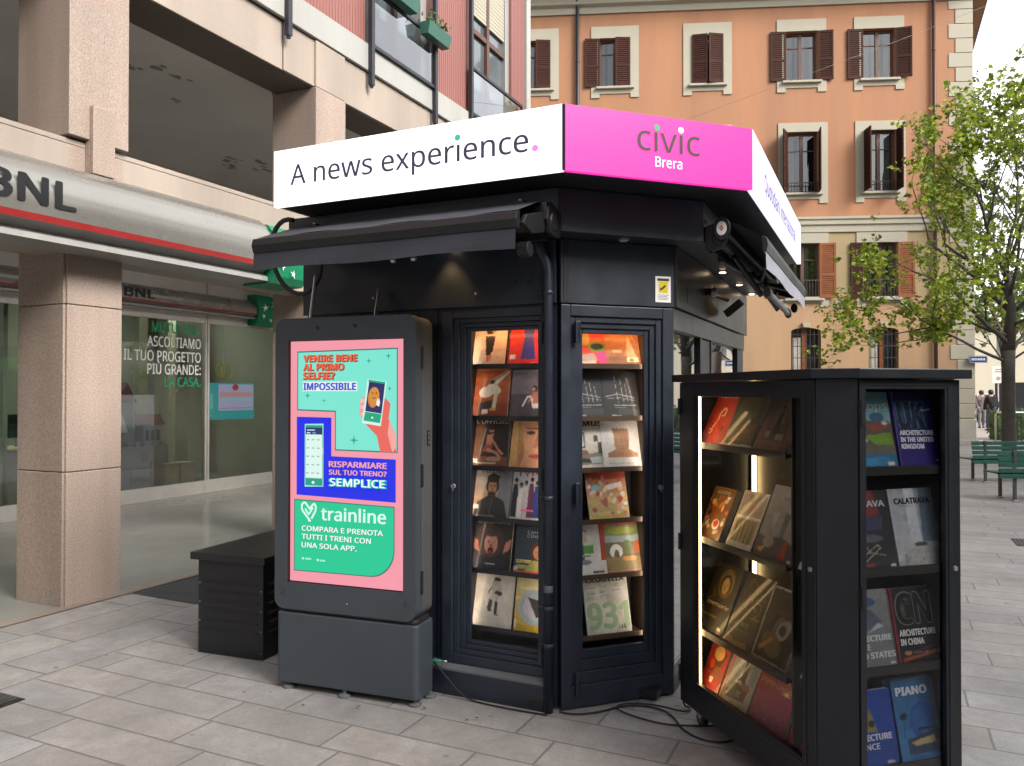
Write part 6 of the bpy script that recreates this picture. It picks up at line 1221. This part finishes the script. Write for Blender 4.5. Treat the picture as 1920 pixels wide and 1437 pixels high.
# ================================================================== BENCHES
def bench(loc, rz, label):
    r = thing('park_bench', label, 'bench', loc, rz, 'green slatted benches under the trees')
    mb = MB()
    for i in range(5): T = Matrix.Translation((0, .03 + i * .012, .335 + i * .082)) @ Matrix.Rotation(R(-9), 4, 'X'); mb.box(-.95, .95, -.012, .012, 0, .066, 'bench_green', T)
    mb.build('backrest', r, bevel=.004, seg=1); mb = MB()
    for i in range(5): mb.box(-.95, .95, .09 + i * .085, .155 + i * .085, .395, .420, 'bench_green')
    mb.box(-.93, .93, .08, .11, .345, .375, 'bench_leg'); mb.build('seat', r, bevel=.004, seg=1)
    for x in (-.72, .72):
        mb = MB(); mb.box(x - .022, x + .022, .045, .085, .0, .74, 'bench_leg'); mb.box(x - .022, x + .022, .44, .48, .0, .395, 'bench_leg'); mb.box(x - .02, x + .02, .085, .48, .355, .394, 'bench_leg'); mb.box(x - .035, x + .035, .02, .10, .0, .022, 'zinc'); mb.box(x - .035, x + .035, .42, .50, .0, .022, 'zinc'); mb.build('leg', r, bevel=.004, seg=1)
    return r
bench((9.12, 13.95, 0), R(-1), 'farther green slatted bench, standing right in front of the tree trunk')
bench((8.10, 11.50, 0), R(-4), 'nearer green slatted bench seen from behind, cut by the picture edge')

# ================================================================== PEOPLE
def person(loc, rz, H, label, top_m, leg_m, pack, stride):
    r = thing('person', label, 'person', loc, rz, None); k = H / 1.75
    J = {'pel': (0, 0, .95), 'sp': (0, .0, 1.15), 'ch': (0, -.01, 1.36), 'nk': (0, 0, 1.50), 'hd': (0, .02, 1.60), 'ht': (0, .02, 1.72),
         'ls': (-.17, 0, 1.42), 'le': (-.25, -.05, 1.13), 'lw': (-.24, .06, .88), 'lh': (-.235, .09, .79), 'rs': (.17, 0, 1.42), 're': (.25, -.02, 1.13), 'rw': (.25, .08, .88), 'rh': (.245, .11, .79),
         'lhp': (-.09, 0, .90), 'lk': (-.10, .08 * stride, .49), 'la': (-.10, -.02 + .10 * stride, .08), 'lt': (-.11, .14 + .10 * stride, .03), 'rhp': (.09, 0, .90), 'rk': (.10, -.02 * stride, .48), 'ra': (.10, -.20 * stride, .10), 'rt': (.11, -.07 * stride, .03)}
    Ed = [('pel', 'sp'), ('sp', 'ch'), ('ch', 'nk'), ('nk', 'hd'), ('hd', 'ht'), ('ch', 'ls'), ('ls', 'le'), ('le', 'lw'), ('lw', 'lh'), ('ch', 'rs'), ('rs', 're'), ('re', 'rw'), ('rw', 'rh'), ('pel', 'lhp'), ('lhp', 'lk'), ('lk', 'la'), ('la', 'lt'), ('pel', 'rhp'), ('rhp', 'rk'), ('rk', 'ra'), ('ra', 'rt')]
    RD = {'pel': .14, 'sp': .13, 'ch': .15, 'nk': .055, 'hd': .085, 'ht': .06, 'ls': .06, 'le': .045, 'lw': .035, 'lh': .03, 'rs': .06, 're': .045, 'rw': .035, 'rh': .03, 'lhp': .095, 'lk': .062, 'la': .042, 'lt': .035, 'rhp': .095, 'rk': .062, 'ra': .042, 'rt': .035}
    def skin(name, keys, edges, grow_, m, root_):
        me = bpy.data.meshes.new(name); ks = list(keys); me.from_pydata([tuple(c * k for c in J[q]) for q in ks], [(ks.index(a_), ks.index(b_)) for a_, b_ in edges], []); me.materials.append(M[m])
        o = bpy.data.objects.new(name, me); C.objects.link(o); o.parent = r; sk = o.modifiers.new('skin', 'SKIN'); sk.use_smooth_shade = True
        if not me.skin_vertices: me.skin_vertices.new() if hasattr(me.skin_vertices, 'new') else None
        ly = me.skin_vertices[0].data if me.skin_vertices else None
        if ly:
            for i, q in enumerate(ks): ly[i].radius = (RD[q] * k + grow_, RD[q] * k + grow_); ly[i].use_root = (q == root_)
        sb_ = o.modifiers.new('sub', 'SUBSURF'); sb_.levels = 1; sb_.render_levels = 2; return o
    return r, k, J, Ed, RD, skin
def tubes_person(loc, rz, H, label, top_m, leg_m, pack, stride, grp=None):
    r, k, J, Ed, RD, skin = person(loc, rz, H, label, top_m, leg_m, pack, stride)
    body = bpy.data.meshes.new('body'); import bmesh
    ks = list(J); body.from_pydata([tuple(c * k for c in J[q]) for q in ks], [(ks.index(a_), ks.index(b_)) for a_, b_ in Ed], []); body.materials.append(M['skin'])
    bm = bmesh.new(); bm.from_mesh(body); lay = bm.verts.layers.skin.verify(); bm.verts.ensure_lookup_table()
    for i, q in enumerate(ks): bm.verts[i][lay].radius = (RD[q] * k, RD[q] * k); bm.verts[i][lay].use_root = (q == 'pel')
    bm.to_mesh(body); bm.free(); o = bpy.data.objects.new('body', body); C.objects.link(o); o.parent = r; s_ = o.modifiers.new('skin', 'SKIN'); s_.use_smooth_shade = True; q_ = o.modifiers.new('sub', 'SUBSURF'); q_.levels = 1; q_.render_levels = 2
    def cloth(name, keys, edges, g, m, rootk, low=None):
        me = bpy.data.meshes.new(name); P_ = dict(J); P_.update(low or {}); kk = list(keys); me.from_pydata([tuple(c * k for c in P_[q]) for q in kk], [(kk.index(a_), kk.index(b_)) for a_, b_ in edges], []); me.materials.append(M[m])
        bm = bmesh.new(); bm.from_mesh(me); lay = bm.verts.layers.skin.verify(); bm.verts.ensure_lookup_table()
        for i, q in enumerate(kk): rr = RD.get(q, .17) * k + g; bm.verts[i][lay].radius = (rr, rr); bm.verts[i][lay].use_root = (q == rootk)
        bm.to_mesh(me); bm.free(); o = bpy.data.objects.new(name, me); C.objects.link(o); o.parent = r; s_ = o.modifiers.new('skin', 'SKIN'); s_.use_smooth_shade = True; q_ = o.modifiers.new('sub', 'SUBSURF'); q_.levels = 1; q_.render_levels = 2
    cloth('jacket', ['pel', 'sp', 'ch', 'ls', 'le', 'lw', 'rs', 're', 'rw', 'hem'], [('hem', 'pel'), ('pel', 'sp'), ('sp', 'ch'), ('ch', 'ls'), ('ls', 'le'), ('le', 'lw'), ('ch', 'rs'), ('rs', 're'), ('re', 'rw')], .028, top_m, 'sp', {'hem': (0, 0, .80)})
    cloth('trousers', ['pel', 'lhp', 'lk', 'la', 'rhp', 'rk', 'ra'], [('pel', 'lhp'), ('lhp', 'lk'), ('lk', 'la'), ('pel', 'rhp'), ('rhp', 'rk'), ('rk', 'ra')], .016, leg_m, 'pel')
    mb = MB(); hc = Vector(J['hd']) * k
    mb.lathe([(.02, .135), (.07, .12), (.098, .08), (.105, .03), (.100, -.02), (.08, -.06), (.03, -.075)], 'hair', (hc.x, hc.y - .022, hc.z + .01), 14); mb.build('hair', r, smooth=True)
    for s in ('l', 'r'):
        p = Vector(J[s + 'a']) * k; q = Vector(J[s + 't']) * k; mb = MB(); mb.tube([p + Vector((0, -.06, -.04)), p + Vector((0, 0, -.03)), q], [.045, .052, .038], 'shoe', 8); mb.build('shoe', r, smooth=True)
    if pack:
        mb = MB(); mb.prism(rrect(-.15, .15, 1.02 * k, 1.46 * k, .06), lambda p, q, d: (p, d, q), -.30, -.17, 'black_plastic'); mb.prism(rrect(-.11, .11, 1.06 * k, 1.25 * k, .04), lambda p, q, d: (p, d, q), -.335, -.301, 'black_plastic')
        mb.tube([(-.11, -.17, 1.42 * k), (-.12, .02, 1.52 * k), (-.12, .14, 1.36 * k), (-.13, -.05, 1.08 * k)], .022, 'black_plastic', 6); mb.tube([(.11, -.17, 1.42 * k), (.12, .02, 1.52 * k), (.12, .14, 1.36 * k), (.13, -.05, 1.08 * k)], .022, 'black_plastic', 6)
        tag(mb.build('backpack', loc=r.location, rz=rz), 'dark backpack on the back of the walker in black', 'backpack')
    return r
tubes_person((19.96, 32.9, 0), R(-10), 1.72, 'person in a black jacket and blue jeans walking away past the corner', 'jacket', 'jeans', True, 1.0)
tubes_person((21.05, 35.4, 0), R(-20), 1.70, 'person in grey clothes half hidden by the walker in black', 'cloth_grey', 'cloth_grey', False, -1.0)

# ================================================================== STREET BITS BEHIND THE CORNER
mb = MB(); mb.tube([(0, 0, 0), (0, 0, .88), (.05, 0, .95), (.9, 0, .95), (.95, 0, .88), (.95, 0, 0)], .028, 'zinc', 10); tag(mb.build('hoop_barrier', loc=(15.55, 25.4, 0), smooth=True), 'grey steel hoop barrier on the pavement behind the benches', 'barrier')
rnd = random.Random(31); hd = thing('hedge', 'clipped green hedge behind the railing to the right of the trunk', 'hedge', (17.2, 26.6, 0), R(-6))
mb = MB(); mb.box(-.9, 5, -.25, .35, 0, .95, 'hedge_green')
mb.build('hedge_core', hd)
mb = MB()
for _ in range(2600):
    c = Vector((rnd.uniform(-.98, 5), rnd.uniform(-.35, .45), rnd.uniform(.05, 1.08)))
    if -.9 < c.x < 5 and -.2 < c.y < .3 and c.z < .9: c.y = rnd.choice((-.28, .38)) + rnd.uniform(-.06, .06)
    d1 = Vector((rnd.uniform(-1, 1), rnd.uniform(-1, 1), rnd.uniform(-1, 1))).normalized() * .06; d2 = d1.orthogonal().normalized() * .03; mb.face([c - d1, c + d2, c + d1, c - d2], 'hedge_green')
mb.build('leaves', hd)
mb = MB(); 
for i in range(34): x = i * .13; mb.box(x - .012, x + .012, -.012, .012, 0, .98, 'pipe_dark')
mb.box(-.05, 4.4, -.018, .018, .93, .97, 'pipe_dark'); mb.box(-.05, 4.4, -.018, .018, .12, .15, 'pipe_dark'); tag(mb.build('railing', loc=(16.3, 25.9, 0), rz=R(-6)), 'low dark iron railing in front of the hedge', 'railing')
bp_ = thing('notice_board', 'dark notice board with a blue and yellow poster behind the tree trunk', 'notice board', (22.75, 36.0, 0), R(-25))
mb = MB(); mb.box(-.62, .62, -.05, .05, .25, 2.05, 'pipe_dark'); mb.box(-.55, -.47, -.04, .04, 0, .25, 'pipe_dark'); mb.box(.47, .55, -.04, .04, 0, .25, 'pipe_dark'); mb.build('board', bp_)
mb = MB(); mb.box(-.36, .12, -.056, -.0505, 1.15, 1.75, 'blue_paint'); mb.prism([(-.30, .62), (-.06, .62), (.0, 1.148), (-.30, 1.148)], lambda p, q, d: (p, d, q), -.056, -.0505, 'yellow_paint'); mb.build('poster', bp_)
ws = thing('street_sign', 'small white rectangular street sign on a thin pole', 'sign', (21.0, 34.1, 0), R(-15)); mb = MB(); mb.tube([(0, 0, 0), (0, 0, 2.75)], .03, 'zinc', 8); mb.build('pole', ws)
mb = MB(); mb.box(-.23, .23, -.05, -.032, 2.0, 2.72, 'white_paint'); mb.lathe([(.09, -.055), (.09, -.051)], 'grey_far', (0, 0, 2.2), 16, 'Y'); mb.box(-.14, .14, -.054, -.0505, 2.46, 2.52, 'grey_far'); mb.box(-.12, .12, -.054, -.0505, 2.56, 2.62, 'grey_far'); mb.build('plate', ws)
def car(loc, rz, body, label):
    r = thing('parked_car', label, 'car', loc, rz, 'cars parked down the street')
    lo = [(-2.1, .25), (2.05, .25), (2.12, .55), (1.95, .80), (1.05, .92), (-1.95, .95), (-2.12, .75)]; up = [(1.05, .92), (.42, 1.42), (-1.25, 1.46), (-1.95, .95)]
    mb = MB(); mb.prism(lo, lambda p, q, d: (p, d, q), -.84, .84, body); mb.prism([(.42, 1.40), (.2, 1.47), (-1.1, 1.50), (-1.25, 1.44)], lambda p, q, d: (p, d, q), -.66, .66, body)
    for s in (-1, 1):
        for x in (-.35, .95, -1.85): mb.prism([(x - .03, .92), (x + .04, .92), ((x - .03) * .72 - .15, 1.44), ((x - .09) * .72 - .15, 1.44)], lambda p, q, d: (p, d, q), s * .66, s * .72, body)
    mb.build('body', r, bevel=.04)
    mb = MB(); mb.prism([(.98, .93), (.40, 1.41), (-1.22, 1.45), (-1.88, .96)], lambda p, q, d: (p, d, q), -.68, .68, 'car_glass'); mb.build('windows', r)
    for x in (-1.3, 1.3):
        for s in (-1, 1):
            mb = MB(); mb.lathe([(.24, -.1), (.32, -.08), (.32, .08), (.24, .1)], 'tyre', (x, s * .78, .32), 18, 'Y'); wh = mb.build('wheel', r); mb = MB(); mb.lathe([(.19, -.105), (.2, .105)], 'zinc', (x, s * .78, .32), 14, 'Y'); mb.build('rim', wh)
    for s in (-1, 1): mb = MB(); mb.box(2.02, 2.10, s * .62 - .16, s * .62 + .16, .58, .74, 'white_paint'); mb.build('headlight', r); mb = MB(); mb.box(-2.12, -2.05, s * .66 - .12, s * .66 + .12, .68, .86, 'sign_red'); mb.build('tail_light', r)
car((26.5, 43.2, 0), R(62), 'car_blue', 'blue parked car down the street beyond the walker')
car((30.2, 50.0, 0), R(62), 'car_white', 'white parked car farthest down the street')
car((33.2, 49.0, 0), R(62), 'car_white', 'white parked car half hidden by the tree trunk and board')
def far_building(loc, rz, w_, d_, h_, m, label, n, fl):
    r = thing('far_building', label, 'building', loc, rz); mb = MB(); holes = [(x - .5, x + .5, z, z + 1.7) for x in [(i + .5) * w_ / n for i in range(n)] for z in [1 + k * 3.4 for k in range(fl)]]
    mb.wall(0, w_, 0, h_, holes, 0, .2, m); mb.face([(0, 0, 0), (0, d_, 0), (0, d_, h_), (0, 0, h_)], m); mb.face([(w_, 0, 0), (w_, d_, 0), (w_, d_, h_), (w_, 0, h_)], m); mb.face([(0, d_, 0), (w_, d_, 0), (w_, d_, h_), (0, d_, h_)], m); mb.build('wall', r)
    mb = MB(); mb.box(-.3, w_ + .3, -.4, d_, h_, h_ + .3, 'roof_brown'); mb.build('roof', r)
    for hl_ in holes: mb = MB(); mb.box(hl_[0], hl_[1], .15, .19, hl_[2], hl_[3], 'pane_grey'); mb.box((hl_[0] + hl_[1]) / 2 - .04, (hl_[0] + hl_[1]) / 2 + .04, .12, .15, hl_[2], hl_[3], 'win_wood'); mb.build('window', r)
    return r
far_building((33.0, 60.0, 0), R(-4), 14, 8, 6.6, 'beige_far', 'low beige house closing the street in the distance', 5, 2)
far_building((47.0, 66.0, 0), R(-4), 16, 8, 7.6, 'grey_far', 'low grey house to the right of the beige one in the distance', 5, 2)
# the houses across the street that the glass reflects
def across(loc, rz, L_, label):
    r = thing('town_house', label, 'building', loc, rz); n = int(L_ / 3.2); mb = MB(); hs = [(.9 + i * 3.2, 2.2 + i * 3.2, z, z + 2.0) for i in range(n) for z in (4.6, 8.2)]
    T = Matrix.Rotation(R(90), 4, 'Z'); sub = MB(); sub.wall(0, L_, 3.6, 11.5, hs, 0, .25, 'opp_wall'); sub.v = [tuple(Vector((-v[1] * -1, v[0], v[2]))) for v in sub.v]; mb.v, mb.f, mb.m, mb.mats = sub.v, sub.f, sub.m, sub.mats
    mb.box(.1, 8, 0, L_, 0, 3.59, 'opp_dark'); mb.box(.3, 8, 0, L_, 11.2, 11.5, 'opp_wall'); mb.build('wall', r)
    for i in range(n):
        mb = MB(); mb.prism([(0, 3.1), (-1.5, 2.6), (-1.5, 2.45), (0, 3.0)], lambda p, q, d: (p, d, q), .6 + i * 3.2, 3.2 + i * 3.2, 'opp_awning'); mb.build('awning', r)
    for h_ in hs: mb = MB(); mb.box(.2, .24, h_[0], h_[1], h_[2], h_[3], 'pane_grey'); mb.box(-.03, .0, h_[0] - .15, h_[0], h_[2], h_[3], 'white_paint'); mb.box(-.03, .0, h_[1], h_[1] + .15, h_[2], h_[3], 'white_paint'); mb.build('window', r)
across(SL(15.5, -14), SROT, 36, 'long house with green shop awnings across the street, out of view')
across((-40, -24, 0), R(-90), 56, 'long house with green shop awnings behind the viewer, out of view')

# ground details
def grate(loc, rz, w_, d_, label):
    mb = MB(); mb.box(0, w_, 0, d_, .001, .004, 'ink_black')
    for i in range(int(w_ / .035)): mb.box(.01 + i * .035, .028 + i * .035, .01, d_ - .01, .0045, .008, 'grate_iron')
    mb.ring(0, w_, 0, d_, .01, .01, .01, .01, 0, 0, 'grate_iron') if False else None
    tag(mb.build('drain_grate', loc=loc, rz=rz), label, 'drain grate')
grate(SL(-2.98, -1.20), SROT, .42, .15, 'small iron drain grate in the paving at the left picture edge')
grate(SL(2.74, 6.0), SROT, .5, .45, 'square iron drain grate on the right, before the benches')
rnd = random.Random(8); mb = MB()
for i in range(26):
    u_ = rnd.choice([(-1.45, -.50), (-1.2, -.46), (-.9, -.4), (1.0, 1.5), (2.0, 3.2), (-.2, -.3), (2.6, 4.5)]); p = SL(u_[0] + rnd.gauss(0, .22), u_[1] + rnd.gauss(0, .10), .006 + .0004 * i); a_ = rnd.uniform(0, 6.28); l = rnd.uniform(.008, .018)
    d1 = Vector((math.cos(a_), math.sin(a_), .1)) * l; d2 = Vector((-math.sin(a_), math.cos(a_), 0)) * l * .5; mb.face([p - d1, p + d2, p + d1, p - d2], rnd.choice(['leaf_litter', 'leaf_litter', 'bark']))
struct(mb.build('fallen_leaves'), 'stuff')
pw = [OL(-9.6, -.05, 9.75), Vector((8.0, 22.2, 10.45)), Vector((12.4, 20.9, 11.75)), Vector((20, 18.5, 14.5))]
mb = MB(); mb.tube(smoothpath(pw, 3), .006, 'grey_far', 5); tag(mb.build('overhead_wire'), 'thin overhead wire crossing in front of the orange facade', 'wire')
